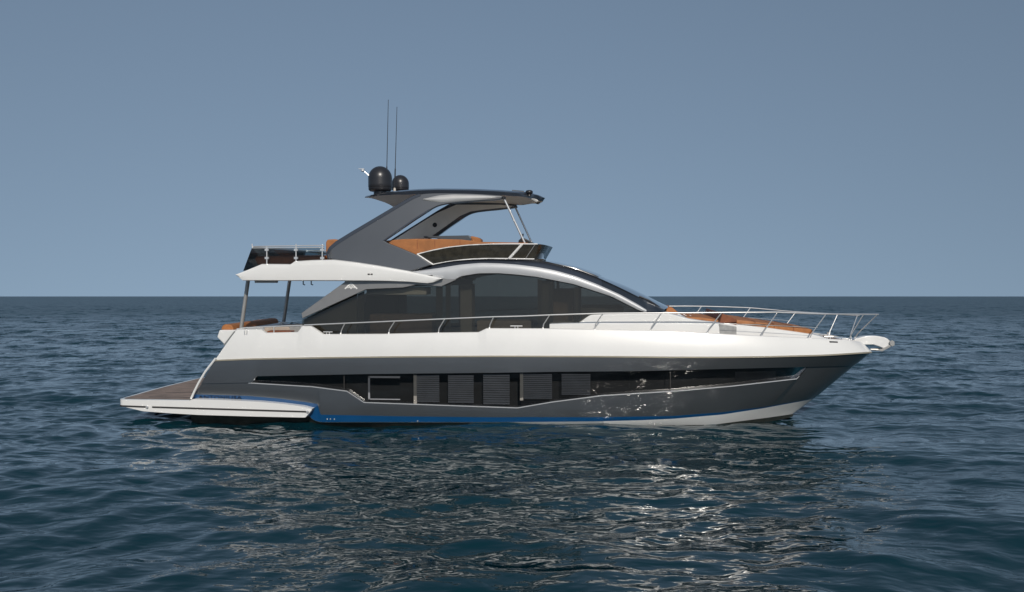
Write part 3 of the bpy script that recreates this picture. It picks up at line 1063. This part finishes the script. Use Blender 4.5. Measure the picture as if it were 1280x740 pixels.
RIM_I = [(527, 244.6), (517.5, 248.4), (501.5, 257.6), (469.8, 276.6), (442, 293), (422, 305.6), (414, 312), (410.8, 318), (412.2, 323.8)]
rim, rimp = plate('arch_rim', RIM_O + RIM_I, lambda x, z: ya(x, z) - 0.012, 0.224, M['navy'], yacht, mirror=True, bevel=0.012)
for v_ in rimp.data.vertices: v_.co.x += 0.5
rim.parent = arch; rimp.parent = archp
oe_o = [(537.5, 262.5), (518, 275), (497, 289.5), (480.2, 300.8)]
oe_i = [(478.0, 300.9), (495.6, 288.4), (516.6, 273.8), (536.4, 261.2)]
for par, sg_ in ((arch, 1), (archp, -1)):
    vv, ff = plate_geo(oe_o + oe_i, lambda x, z: ya(x, z) - 0.004, 0.208)
    if sg_ < 0: vv = [Vector((p[0] + .5, p[1], p[2])) for p in flipy(vv)]
    build('arch_edge', vv, ff, M['navy'], par)
# cream liner on the inner faces
liner_pts = [(414, 318), (424, 303.5), (470, 275.5), (502, 257), (530, 245.5), (600, 245.5), (624, 247.2), (618, 248.7), (570, 252), (549, 254.8), (534, 261), (494, 288), (475, 301), (505, 314), (530, 330), (512, 336), (440, 326)]
vv, ff = plate_geo(liner_pts, lambda x, z: ya(x, z) + .205, .02)
build('arch_liner', vv, ff, M['liner'], arch)
build('arch_liner', [Vector((p[0] + lead(p[0]), p[1], p[2])) for p in flipy(vv)], ff, M['liner'], archp)
# speaker on the port arch, inner face
q = P(543, 281, 1.75)
zz = ya(q.x, q.z)
v, f = lathe_geo((0, 0, 0), [(0.075, 0), (0.085, .02), (0.06, .03), (0.02, .02)], 20)
build('speaker', [Vector((a.x + q.x, -zz - .225 - a.z, a.y + q.z)) for a in v], f, M['black'], archp)
q2 = Vector((q.x, zz, q.z))
build('speaker', [Vector((a.x + q.x, zz + .235 + a.z, a.y + q.z)) for a in v], f, M['black'], arch)
# hardtop
HT = lin([(456, 244.3), (475, 240.6), (495, 237.8), (520, 236), (545, 235.2), (590, 235.7), (625, 237.2), (650, 239.4), (662, 243), (668, 247)], 3)
xh0, xh1 = P(456, 244.5, -1.95).x, P(668, 247, -1.2).x
rows_t, rows_b = [], []
NH = 44
for i in range(NH + 1):
    u = i / NH
    x = xh0 + (xh1 - xh0) * u
    xr = (x - (xh1 - 1.0)) / 1.0
    wd = 1.97
    if xr > 0: wd = 1.97 * (1 - min(1, xr) ** 2.6 * 0.72)
    z = zfit(x, -wd, HT)
    if u > .93: z = min(z, zlast)
    zlast = z
    th = 0.07 + 0.10 * sstep(0.0, .3, u) * (1 - sstep(.86, 1, u) * .6)
    cs = np.linspace(-1, 1, 21)
    rt, rb = [], []
    for c in cs:
        rt.append(Vector((x + 0.28 * (1 - c * c) * sstep(.8, 1, u), c * wd, z + 0.06 * (1 - c ** 4) - .055 * abs(c) ** 12)))
        rb.append(Vector((x + 0.20 * (1 - c * c) * sstep(.8, 1, u), c * wd * .985, z - th + 0.06 * (1 - abs(c) ** 3))))
    rows_t.append(rt)
    rows_b.append(rb)
v1, f1 = grid(rows_t)
v2, f2 = grid(rows_b)
n1 = len(v1)
f = list(f1) + [tuple(n1 + i for i in reversed(q)) for q in f2]
K = 21
mi = [0] * len(f1) + [1] * len(f2)
for j in range(K - 1):
    f.append((j, n1 + j, n1 + j + 1, j + 1)); mi.append(0)
    a = NH * K
    f.append((a + j, a + j + 1, n1 + a + j + 1, n1 + a + j)); mi.append(0)
for i in range(NH):
    f.append((i * K, (i + 1) * K, n1 + (i + 1) * K, n1 + i * K)); mi.append(0)
    a = K - 1
    f.append((i * K + a, n1 + i * K + a, n1 + (i + 1) * K + a, (i + 1) * K + a)); mi.append(0)
hardtop = build('hardtop', v1 + v2, f, [M['navy'], M['liner']], yacht, mi=mi, smooth=35)
# band above the opening: the arch paint's highlight put in as silver colour
v, f = ribbon(lin([(528, 248.5), (548, 244.3), (565, 243.0), (600, 243.6), (628, 245.6)], 3), lin([(528, 250), (551, 253.0), (570, 251.4), (600, 249.8), (628, 247.2)], 3), 529, 627, 60, lambda x, z: ya(x, z) - 0.004, rows_t=(0, .2, .5, .8, 1), bulge=.028, th=.02)
build('arch_sheen', v, f, M['sheen'], arch, smooth=45)
build('arch_sheen', flipy(v), [tuple(reversed(q)) for q in f], M['sheen'], archp, smooth=45)
# front struts
for dy in (0,):
    a, b = P(629.7, 247.5, -1.9), P(657, 306, -1.85)
    tube('strut', [a, b], 0.034, M['chrome'], yacht, mirror=True, seg=10)
    c = P(629.5, 247.3, -1.95)
    v, f = lathe_geo((c.x, c.y, c.z), [(0.03, -.05), (.07, -.03), (.07, .03), (.03, .05)], 14)
    build('strut_cap', v, f, M['black'], yacht, mirror=True)
# searchlight camera on the hardtop
q = P(661.5, 240.5, -1.2)
v, f = merge(lathe_geo((q.x, q.y, q.z - .06), [(.07, -.07), (.07, -.02), (.05, 0)], 18), lathe_geo((q.x, q.y, q.z), [(.06, -.07), (.115, -.035), (.125, .02), (.10, .06), (.05, .075)], 18))
build('searchlight', v, f, M['black'], hardtop, smooth=60)
tube('light_bar', [P(640, 238.6, -1.3), P(655, 239.8, -1.3)], .035, M['dark'], hardtop)
# radomes
def radome(cx_, cy_top, cy_bot, w_px, y, name):
    a, b = P(cx_, cy_bot, y), P(cx_, cy_top, y)
    r_ = (P(cx_ + w_px / 2, cy_bot, y) - P(cx_ - w_px / 2, cy_bot, y)).length / 2
    h = b.z - a.z
    zb = 0.12 * h
    prof = [(r_ * .55, -.05), (r_ * .55, zb * .5), (r_ * .86, zb * .6), (r_ * .97, zb), (r_ * .985, zb * 1.6), (r_ * .96, zb * 1.65), (r_, zb * 1.9)]
    zc = h - r_ * 1.02
    prof.append((r_ * 1.0, zc * .6))
    for k in range(0, 15):
        t = math.pi / 2 * k / 15
        prof.append((r_ * math.cos(t), zc + r_ * 1.02 * math.sin(t)))
    prof.append((0.002, h))
    v, f = lathe_geo((a.x, a.y, a.z), prof, 48)
    return build(name, v, f, M['dome'], hardtop, smooth=50)
radome(475.3, 207.8, 241.5, 29, -0.75, 'radome')
radome(500.5, 218.8, 240, 21, 0.9, 'radome')
for (x1, y1, x2, y2, y) in ((485.4, 124.5, 482.9, 238, -.35), (496.2, 133.6, 493.3, 238, .25)):
    a, b = P(x2, y2, y), P(x1, y1, y)
    tube('antenna', [a, a.lerp(b, .25), a.lerp(b, .27), b], [.026, .024, .014, .009], M['black'], hardtop, seg=8)
    v, f = lathe_geo((a.x, a.y, a.z - .03), [(.05, 0), (.05, .05), (.03, .12)], 12)
    build('antenna_base', v, f, M['cream'], hardtop)
# signal horn on its slanted stalk
a, b = P(466, 224, .1), P(453.5, 212.5, .1)
a0 = P(478, 239, .1)
v, f = merge(tube_geo([a0, a, b], .018, 8), lathe_geo((b.x, b.y, b.z - .02), [(.02, -.04), (.07, -.02), (.07, .05), (.02, .07)], 14), lathe_geo((a.x, a.y, a.z), [(.03, -.03), (.05, 0), (.03, .04)], 12),
             box_geo(b.x - .15, b.x + .05, b.y - .02, b.y + .02, b.z + .03, b.z + .055))
build('mast_light', v, f, M['chrome'], hardtop)

# ------------------------------------------------------------------ fly screen (dark panels with white piping)
STp = lin([(521, 317.8), (540, 313), (560, 309.1), (585, 306.4), (610, 305.2), (640, 304.9), (672, 305.1)], 4)
SBp = lin([(541, 330.6), (557, 327.6), (575, 325), (592, 323.8), (610, 323.1), (640, 323.4), (672, 323.9)], 3)
def yscr(x, z):
    return -(2.10 + .0 * z)
rows = []
NSC = 40
for i in range(NSC + 1):
    u = i / NSC
    a = S(521.5 + (672 - 521.5) * u, STp(521.5 + (672 - 521.5) * u), yscr)
    bx = 541.3 + (668 - 541.3) * u
    b = S(bx, SBp(bx), lambda x, z: yscr(x, z) + .05)
    rows.append([a, a.lerp(b, .5), b])
side_top = [r_[0] for r_ in rows]
side_bot = [r_[2] for r_ in rows]
ft = [(676, 305.3, -2.02), (681, 306.1, -1.75), (685.5, 307.2, -1.3), (688.5, 308.1, -.7), (690.5, 309, 0)]
fb = [(671, 323.9, -1.98), (674, 323.8, -1.75), (676.5, 323.8, -1.3), (678, 323.8, -.7), (678.7, 323.8, 0)]
for (q1, q2) in zip(ft, fb):
    a, b = P(*q1), P(*q2)
    rows.append([a, a.lerp(b, .5), b])
full = rows + [[Vector((p.x, -p.y, p.z)) for p in r_] for r_ in reversed(rows[:-1])]
v, f = grid(full)
scr = build('fly_screen', v, f, M['blackglass'], yacht, smooth=40)
def pipe(name, pts, r_, m_, par, seg=6):
    v, f = tube_geo(pts, r_, seg)
    build(name, v, f, m_, par, smooth=60)
    build(name, flipy(v), [tuple(reversed(q)) for q in f], m_, par, smooth=60)
off = Vector((0, -.012, 0))
pipe('screen_piping', [p + off for p in side_top], .02, M['white'], scr)
pipe('screen_piping', [p + off for p in side_bot], .02, M['white'], scr)
pipe('screen_piping', [side_top[0] + off, side_bot[0] + off], .022, M['white'], scr)
pipe('screen_piping', [S(652.5, 305.5, yscr) + off * 2, S(636.5, 323.2, lambda x, z: yscr(x, z) + .05) + off * 2], .042, M['white'], scr)
pipe('screen_piping', [S(669, 305.5, yscr) + off, S(657, 323.2, lambda x, z: yscr(x, z) + .05) + off], .012, M['postgrey'], scr)

# unseen pale floor panel, added to bounce sunlight up under the hardtop
zs_ = P(600, 322.6, -2.0).z
box('bounce_sole', P(545, 323, -2).x, P(664, 323, -2).x, -1.95, 1.95, zs_ + .01, zs_ + .06, M['liner'], yacht)
# seats inside the flybridge
plate('fly_sofa', [(481, 300.8), (503, 298.9), (521, 298.4), (548, 298.7), (577, 299.4), (600, 302.2), (640, 303), (660, 303.4), (660, 312), (600, 318), (541, 326), (521, 324), (500, 314)], -1.92, .5, M['orange'], yacht, mirror=True, bevel=.03, seg=3)
for px in (521.5, 543.5, 575):
    q = P(px, 300, -1.925)
    q2 = P(px, 311 - (px - 521) * .08, -1.925)
    v, f = box_geo(q.x - .008, q.x + .008, q.y - .006, q.y + .02, q2.z, q.z)
    build('seat_seam', v, f, M['brown'], yacht)
plate('helm_console', [(529.5, 295.2), (586, 294.2), (589, 297.5), (589, 304), (563, 304), (546, 298), (529, 297)], -.8, 1.5, M['dark'], yacht, bevel=.03)
plate('helm_seat', [(586.5, 296.2), (590, 295), (597, 296.6), (601, 299), (601, 306), (588, 306)], -.5, .55, M['orange'], yacht, bevel=.03)
q = P(652, 298, -.7)
wv_, wf_ = [], []
ringp = [Vector((q.x + .10 * math.sin(t_) * .5, q.y + .19 * math.cos(t_), q.z - .02 + .17 * math.sin(t_))) for t_ in np.linspace(0, 2 * math.pi, 25)]
v, f = merge(tube_geo(ringp, .018, 6), tube_geo([q + Vector((0, 0, -.02)), q + Vector((.28, 0, -.12))], .03, 8), tube_geo([ringp[0], ringp[12]], .015, 6))
build('steering_wheel', v, f, M['black'], yacht)
plate('dash_pod', [(648, 300.5), (653, 296.5), (660, 300), (668, 304.5), (668, 310), (648, 310)], -1.2, 1.6, M['black'], yacht, bevel=.02)
plate('aft_backrest', [(407.3, 324.6), (407.0, 302.5), (409, 299.4), (418, 298.9), (425, 300.5), (423, 324.6)], -2.0, 1.1, M['orange'], yacht, mirror=True, bevel=.05, seg=4)
plate('aft_sofa', [(322, 331), (318, 323.5), (321, 320), (404, 319), (406, 321), (406, 331)], -2.2, .65, M['brown'], yacht, mirror=True, bevel=.03, seg=3)

# aft rail of the flybridge with smoked panels
def yr(x, z): return -2.63
def rp(px, py): return P(px, py, -2.63)
v, f = plate_geo([(315.2, 309.6), (405, 309.2), (405, 325.8), (368, 327.5), (363, 331), (326, 331), (304.2, 338.8)], -2.60, .012)
build('glass_panel', v, f, M['smoke'], yacht, mirror=True)
ta, tb_ = P(315, 309.3, -2.6), P(304, 338.5, -2.6)
rows = []
for c in np.linspace(-1, 1, 13):
    rows.append([Vector((ta.x - .05 * (1 - c * c), ta.y * abs(1) * -c, ta.z)), Vector((tb_.x - .05 * (1 - c * c), -c * tb_.y, tb_.z))])
v, f = shell(rows, lambda p: Vector((.012, 0, 0)))
build('glass_panel', v, f, M['smoke'], yacht)
rail_pts = [rp(405.5, 306.8), rp(370, 307.2), rp(334, 307.8), rp(318, 308.2)]
c0 = rp(314.5, 308.4)
v, f = tube_geo(rail_pts + [Vector((c0.x, c0.y + .05, c0.z)), Vector((c0.x - .05, 0, c0.z + .01)), Vector((c0.x, -c0.y - .05, c0.z))] + [Vector((p.x, -p.y, p.z)) for p in reversed(rail_pts)], .02, 8)
frail = build('fly_rail', v, f, M['chrome'], yacht, smooth=60)
tr = [rp(405, 309.3), rp(315, 310)]
pipe('glass_trim', tr, .014, M['chrome'], frail)
for px in (333.5, 370, 402.8):
    base = rp(px, 330.5 if px < 360 else 326.5)
    top = rp(px, 305 if px > 340 else 308)
    g = [tube_geo([base, top], .021, 8)]
    for py in (312.3, 322.5):
        c = rp(px, py)
        g.append(box_geo(c.x - .06, c.x + .06, c.y - .03, c.y + .03, c.z - .035, c.z + .035))
    v, f = merge(*g)
    build('rail_post', v, f, M['chrome'], frail)
    build('rail_post', flipy(v), f, M['chrome'], frail)
v, f = tube_geo([rp(315, 304.8), rp(315.5, 310)], .02, 8)
build('rail_post', v, f, M['chrome'], frail)
# orange wedge stripe on the sofa seen through the glass
tube('flag_line', [rp(372, 313.8) + Vector((0, 1.2, 0)), rp(404, 317) + Vector((0, 1.2, 0))], .02, M['black'], frail)

# ------------------------------------------------------------------ cockpit
def yc(x, z): return -2.2
pod = plate('transom_seat', [(274, 412.5), (293, 412.5), (303, 420), (303, 445), (290, 445), (281, 431.5), (271, 421.5)], -2.35, 4.7, M['white'], yacht, bevel=.04, seg=3)
plate('seat_cushion', [(275.5, 412.6), (277.5, 407), (281, 405.4), (288, 405.6), (291, 408), (292, 413)], -2.15, 4.1, M['orange'], pod, bevel=.05, seg=4)
plate('cockpit_sofa', [(330, 409.5), (360, 408.4), (363, 411), (366, 417), (330, 417)], -1.3, 2.0, M['beige'], yacht, bevel=.03, seg=3)
plate('cockpit_table', [(334, 413.6), (364, 413.6), (364, 416), (334, 416)], -1.9, .4, M['brown'], yacht, bevel=.01)
plate('cockpit_cabinet', [(362, 408.5), (376, 408), (376, 420), (362, 420)], -1.6, .8, M['steelgrey'], yacht, bevel=.01)
plate('stern_glass', [(280, 431), (292.5, 414.5), (295, 414.5), (297, 417), (285, 431)], -2.62, .02, M['smoke'], yacht, mirror=True, bevel=0)
v, f = merge(tube_geo([P(279.8, 431.3, -2.64), P(294, 413), P(298, 414.3)] if False else [P(279.8, 431.3, -2.64), P(293, 414.3, -2.64), P(303, 416.2, -2.64)], .018, 8), tube_geo([P(284.5, 430, -2.66), P(295.5, 417.5, -2.66), P(303, 418.6, -2.66)], .014, 8))
build('gate_bracket', v, f, M['postgrey'], yacht, mirror=True)
for px in (306, 308.6):
    tube('fairlead_pin', [P(px, 413.2, -2.8), P(px, 418.3, -2.8)], .022, M['chrome'], yacht)
# cockpit rail
crail = tube('cockpit_rail', [P(302, 410.2, -2.66), P(309, 409.6, -2.66), P(328, 408.7, -2.66), P(352, 407.6, -2.66), P(378, 406.6, -2.66)], .022, M['chrome'], yacht)
for px, t_, b_ in ((342.4, 408.2, 416.5), (376.5, 406.8, 415), (378.8, 406.8, 413)):
    tube('rail_post', [P(px, t_, -2.66), P(px, b_, -2.66)], .018, M['chrome'], crail)

# ------------------------------------------------------------------ foredeck island, sunpads
def yt(x): return min(half('gun', x) - 0.42, 2.35 - 0.0 * x)
T2 = lin([(722, 403.4), (738, 393.3), (760, 392.3), (804, 391.3), (834, 391), (848, 394.6), (862, 398.5), (881, 401.3), (921, 405.4), (960, 409.6), (1000, 415.4), (1018, 418.2), (1034, 422.5)], 1.5)
T1 = lin([(686.5, 404), (688, 403.2), (760, 403.2), (860, 403.9), (900, 406), (950, 411.5), (1000, 417.5), (1034, 422.8)])
def island(pf, px0, px1, nn, inset, crown, bot=None):
    rows = []
    for px in np.linspace(px0, px1, nn):
        p = S(px, pf(px), lambda x, z: -(max(.12, yt(x) - inset)))
        zb = deck_z(p.x, zfit(p.x, -half('gun', p.x), poly['gun'])) - .02
        y = p.y
        zb = min(zb, p.z - .005)
        rows.append([Vector((p.x, y - .03, zb)), Vector((p.x, y - .012, p.z - .05 if p.z - .05 > zb else zb + .001)), Vector((p.x, y + .02, p.z - .012)), Vector((p.x, y + .06, p.z))] + [Vector((p.x, y * c, p.z + crown * (1 - c * c))) for c in (.8, .5, .2, 0)])
    return rows
rw = island(T1, 687, 1034, 120, 0.0, .0)
v, f = grid(sym(rw))
k = len(sym(rw)[0])
f.append(tuple(range(k))); f.append(tuple(range(len(v) - k, len(v))))
isl = build('foredeck_coaming', v, f, M['white'], yacht, smooth=30)
rw = island(T2, 723, 1030, 120, 0.05, .02)
v, f = grid(sym(rw))
k = len(sym(rw)[0])
f.append(tuple(range(k))); f.append(tuple(range(len(v) - k, len(v))))
build('foredeck_cabin_top', v, f, M['white'], yacht, smooth=30)
def pad(name, top, bot, px0, px1, inset, m_, nn=20, label=None):
    rows = []
    for px in np.linspace(px0, px1, nn):
        a = S(px, top(px), lambda x, z: -(max(.1, yt(x) - inset)))
        zb = S(px, bot(px), lambda x, z: -(max(.1, yt(x) - inset))).z
        cr = .03
        rows.append([Vector((a.x, a.y + .02, zb)), Vector((a.x, a.y, (zb + a.z) / 2)), Vector((a.x, a.y + .03, a.z - .01)), Vector((a.x, a.y * .9, a.z))] + [Vector((a.x, a.y * c, a.z + .005)) for c in (.5, 0)])
    s_ = sym(rows)
    v, f = grid(s_)
    k = len(s_[0])
    f.append(tuple(range(k))); f.append(tuple(range(len(v) - k, len(v))))
    return build(name, v, f, m_, yacht, smooth=40, label=label)
pad('sun_pad', lin([(856, 396), (876, 396.5), (899, 400)]), lin([(856, 400), (876, 401.5), (899, 404.5)]), 858, 899, .35, M['orange'], 10)
pad('sun_pad', lin([(921, 399.4), (926, 399.9), (940, 401.6), (1014, 411.4), (1016, 412)]), lin([(921, 405.8), (960, 410), (1014, 417.5), (1016, 418)]), 921, 1015.5, .16, M['orange'], 40)
for px in (944, 968, 992):
    a = S(px, 399.6 + (px - 921) * .128 - .3, lambda x, z: -(max(.1, yt(x) - .15)))
    v, f = tube_geo([Vector((a.x, a.y * .99, a.z - .12)), Vector((a.x, a.y * .99, a.z - .01)), Vector((a.x, a.y * .88, a.z + .006)), Vector((a.x, -a.y * .88, a.z + .006)), Vector((a.x, -a.y * .99, a.z - .02))], .012, 6)
    build('seat_seam', v, f, M['brown'], yacht)
plate('headrest', [(832.5, 391), (833, 384.5), (840, 384), (848, 390.5), (848.5, 394.8), (840, 395)], -.9, 1.8, M['orange'], yacht, bevel=.03, seg=3)
v, f = merge(*[tube_geo([P(846 + dx, 391 + dx * .18, -1.2), P(852 + dx, 394.5 + dx * .2, -1.2), P(862 + dx, 394 + dx * .2, -.3)], .016, 6) for dx in (0, 8, 16, 24)])
build('grab_rail', v, f, M['chrome'], yacht)
plate('folded_backrest', [(899.4, 403.6), (902.8, 391.6), (920.7, 399.4), (920.7, 409), (899.4, 405)], -2.05, 4.1, M['brown'], yacht, bevel=.02)
plate('locker_door', [(899, 404.8), (920.7, 408.4), (920.7, 419.4), (899.6, 418.6)], lambda x, z: -(yt(x) + .03), .06, M['steelgrey'], isl, bevel=.01)

# ------------------------------------------------------------------ bow rail
RP = lin([(330, 408.6), (378, 406.4), (480, 402), (560, 398.4), (617, 396.0), (652, 395.2), (690, 393.6), (752, 391.6), (860, 391.0), (972, 390.2), (1029, 392.5), (1099, 393)])
XR = P(1104, 393, 0).x
def yrail(x, z=0):
    t = max(0, (x - 1.0) / (XR - 1.0))
    return -(2.78 + .06 * (1 - sstep(-6, 4, x))) * math.sqrt(max(0.0, 1 - min(1, t) ** 3.6)) + 0.02
pts = [S(px, RP(px), yrail) for px in np.linspace(380, 1098, 110)]
brail, brailp = tube('bow_rail', pts, .021, M['chrome'], yacht, mirror=True)
st = [(431, 404, 426, 417.4), (493.6, 401.4, 486, 417), (556, 398.5, 548, 416.5), (617, 396, 611.7, 410.6), (687, 393.8, 678.6, 411), (754, 391.7, 743.4, 412.4), (827, 391.2, 813, 414), (902, 390.8, 884, 417), (972, 390.4, 952, 421), (1032.5, 392.6, 1012, 423.5), (1079.4, 393, 1061.5, 425.6), (1096.5, 393.3, 1074, 423.8)]
for k, (x1, y1, x2, y2) in enumerate(st):
    yf = yrail
    top = S(x1, y1, yf)
    g = lambda x, z: min(-0.1, -half('gun', x) + .08)
    bot = S(x2, y2, g)
    if k >= 11:
        bot.y = -0.25
    mid = Vector((bot.x + .02, bot.y, bot.z + (top.z - bot.z) * .32)) if k < 6 else bot.lerp(top, .18) + Vector((-.03, 0, .02))
    v, f = merge(tube_geo([bot, mid, mid.lerp(top, .15), top], .0175, 8), lathe_geo((bot.x, bot.y, bot.z - .01), [(.035, 0), (.035, .03), (.022, .05)], 10))
    build('stanchion', v, f, M['chrome'], brail, smooth=50)
    build('stanchion', flipy(v), [tuple(reversed(q)) for q in f], M['chrome'], brailp, smooth=50)
def droop(o):
    for v_ in o.data.vertices:
        b_ = zfit(v_.co.x, -max(.05, half('gun', v_.co.x)), poly['gun'])
        v_.co.z -= .14 * sstep(6, 11.5, v_.co.x) * min(1, max(0, (v_.co.z - b_) / .7))
droop(brailp)
for o in brailp.children: droop(o)
MR = lin([(921, 404.9), (1012, 409), (1070, 412)])
pts = [S(px, MR(px), lambda x, z: -(.5 * half('gun', x) - .5 * yrail(x)) + .05) for px in np.linspace(905, 1022, 20)]
pipe('guard_wire', pts, .007, M['chrome'], brail)

# cleats
def cleat(px, py, yf, par, w_=.26):
    c = S(px, py, yf)
    g = merge(tube_geo([c + Vector((-w_ / 2, 0, .07)), c + Vector((w_ / 2, 0, .07))], .017, 8), tube_geo([c + Vector((-.05, 0, -.02)), c + Vector((-.04, 0, .07))], .016, 8), tube_geo([c + Vector((.05, 0, -.02)), c + Vector((.04, 0, .07))], .016, 8))
    build('cleat', g[0], g[1], M['chrome'], par, mirror=None)
    build('cleat', flipy(g[0]), g[1], M['chrome'], bul_p)
gy = lambda x, z: -half('gun', x) + .07
cleat(410, 417.6, gy, bul_s, .30)
cleat(645.5, 410.3, gy, bul_s, .38)
cleat(1036, 423.6, gy, bul_s, .26)
# fairlead slot in the bow
p1 = S(1041.5, 427.9, lambda x, z: -half('gun', x) - .02)
a = S(1036.5, 427.6, lambda x, z: -half('gun', x) - .035)
b = S(1046.5, 428.0, lambda x, z: -half('gun', x) - .035)
v, f = tube_geo([a, b], .032, 8)
build('fairlead', v, f, M['black'], bul_s, smooth=60)
build('fairlead', flipy(v), f, M['black'], bul_p, smooth=60)
# windlass and chain gear
q = P(1027, 421, -.3)
v, f = merge(lathe_geo((q.x, q.y, q.z - .12), [(.10, 0), (.10, .06), (.05, .08), (.05, .14), (.09, .17), (.09, .20), (.03, .22)], 20), box_geo(q.x - .22, q.x + .3, q.y - .15, q.y + .15, q.z - .16, q.z - .10))
build('windlass', v, f, M['chrome'], yacht, smooth=40)
q = P(1035, 421, .3)
v, f = merge(lathe_geo((q.x, q.y, q.z - .16), [(.05, 0), (.035, .06), (.035, .30), (.05, .32)], 14))
build('bollard', v, f, M['chrome'], yacht)
plate('anchor_locker', [(1041, 425), (1046, 423.4), (1060, 422.7), (1066, 425.5)], -.35, .7, M['white'], yacht, bevel=.01)

# ------------------------------------------------------------------ bow roller arm and anchor
arm = plate('anchor_arm', curve_pts([(1062, 425.5), (1073, 422.6), (1079, 420.9, 1), (1089, 419.9, 1), (1098, 420.2, 1), (1106, 421.7), (1110.3, 423.8), (1113.8, 430), (1106.5, 436.3), (1098.6, 433.0), (1092, 430.8), (1080.5, 430.8), (1070, 429)]), -.17, .34, M['white'], yacht, bevel=.025, seg=3)
anc = bpy.data.objects.new('anchor', None)
col.objects.link(anc)
anc.parent = yacht
v, f = tube_geo([P(1088, 436.8, 0), P(1100, 437.2, 0), P(1108, 434.5, 0), P(1116, 428.5, 0)], [.03, .045, .05, .035], 8)
build('shank', v, f, M['postgrey'], anc)
for y_ in (-.20, .20):
    v, f = plate_geo([(1094, 438), (1103, 439.4), (1112, 434.5), (1116, 431), (1110, 432), (1103, 436)], y_ - .02, .04)
    build('fluke', v, f, M['postgrey'], anc, bevel=.01)
v, f = plate_geo([(1112, 427.5), (1115.5, 425.3), (1118.2, 427), (1118.5, 431.5), (1115.5, 433.3), (1112.5, 431)], -.24, .06)
build('roller_cheek', v, f, M['steelgrey'], anc, mirror=False, bevel=.01)
build('roller_cheek', flipy(v), f, M['steelgrey'], anc, bevel=.01)
v, f = tube_geo([P(1114, 429.3, -.2), P(1114, 429.3, .2)], .06, 12)
build('roller', v, f, M['rubber'], anc)
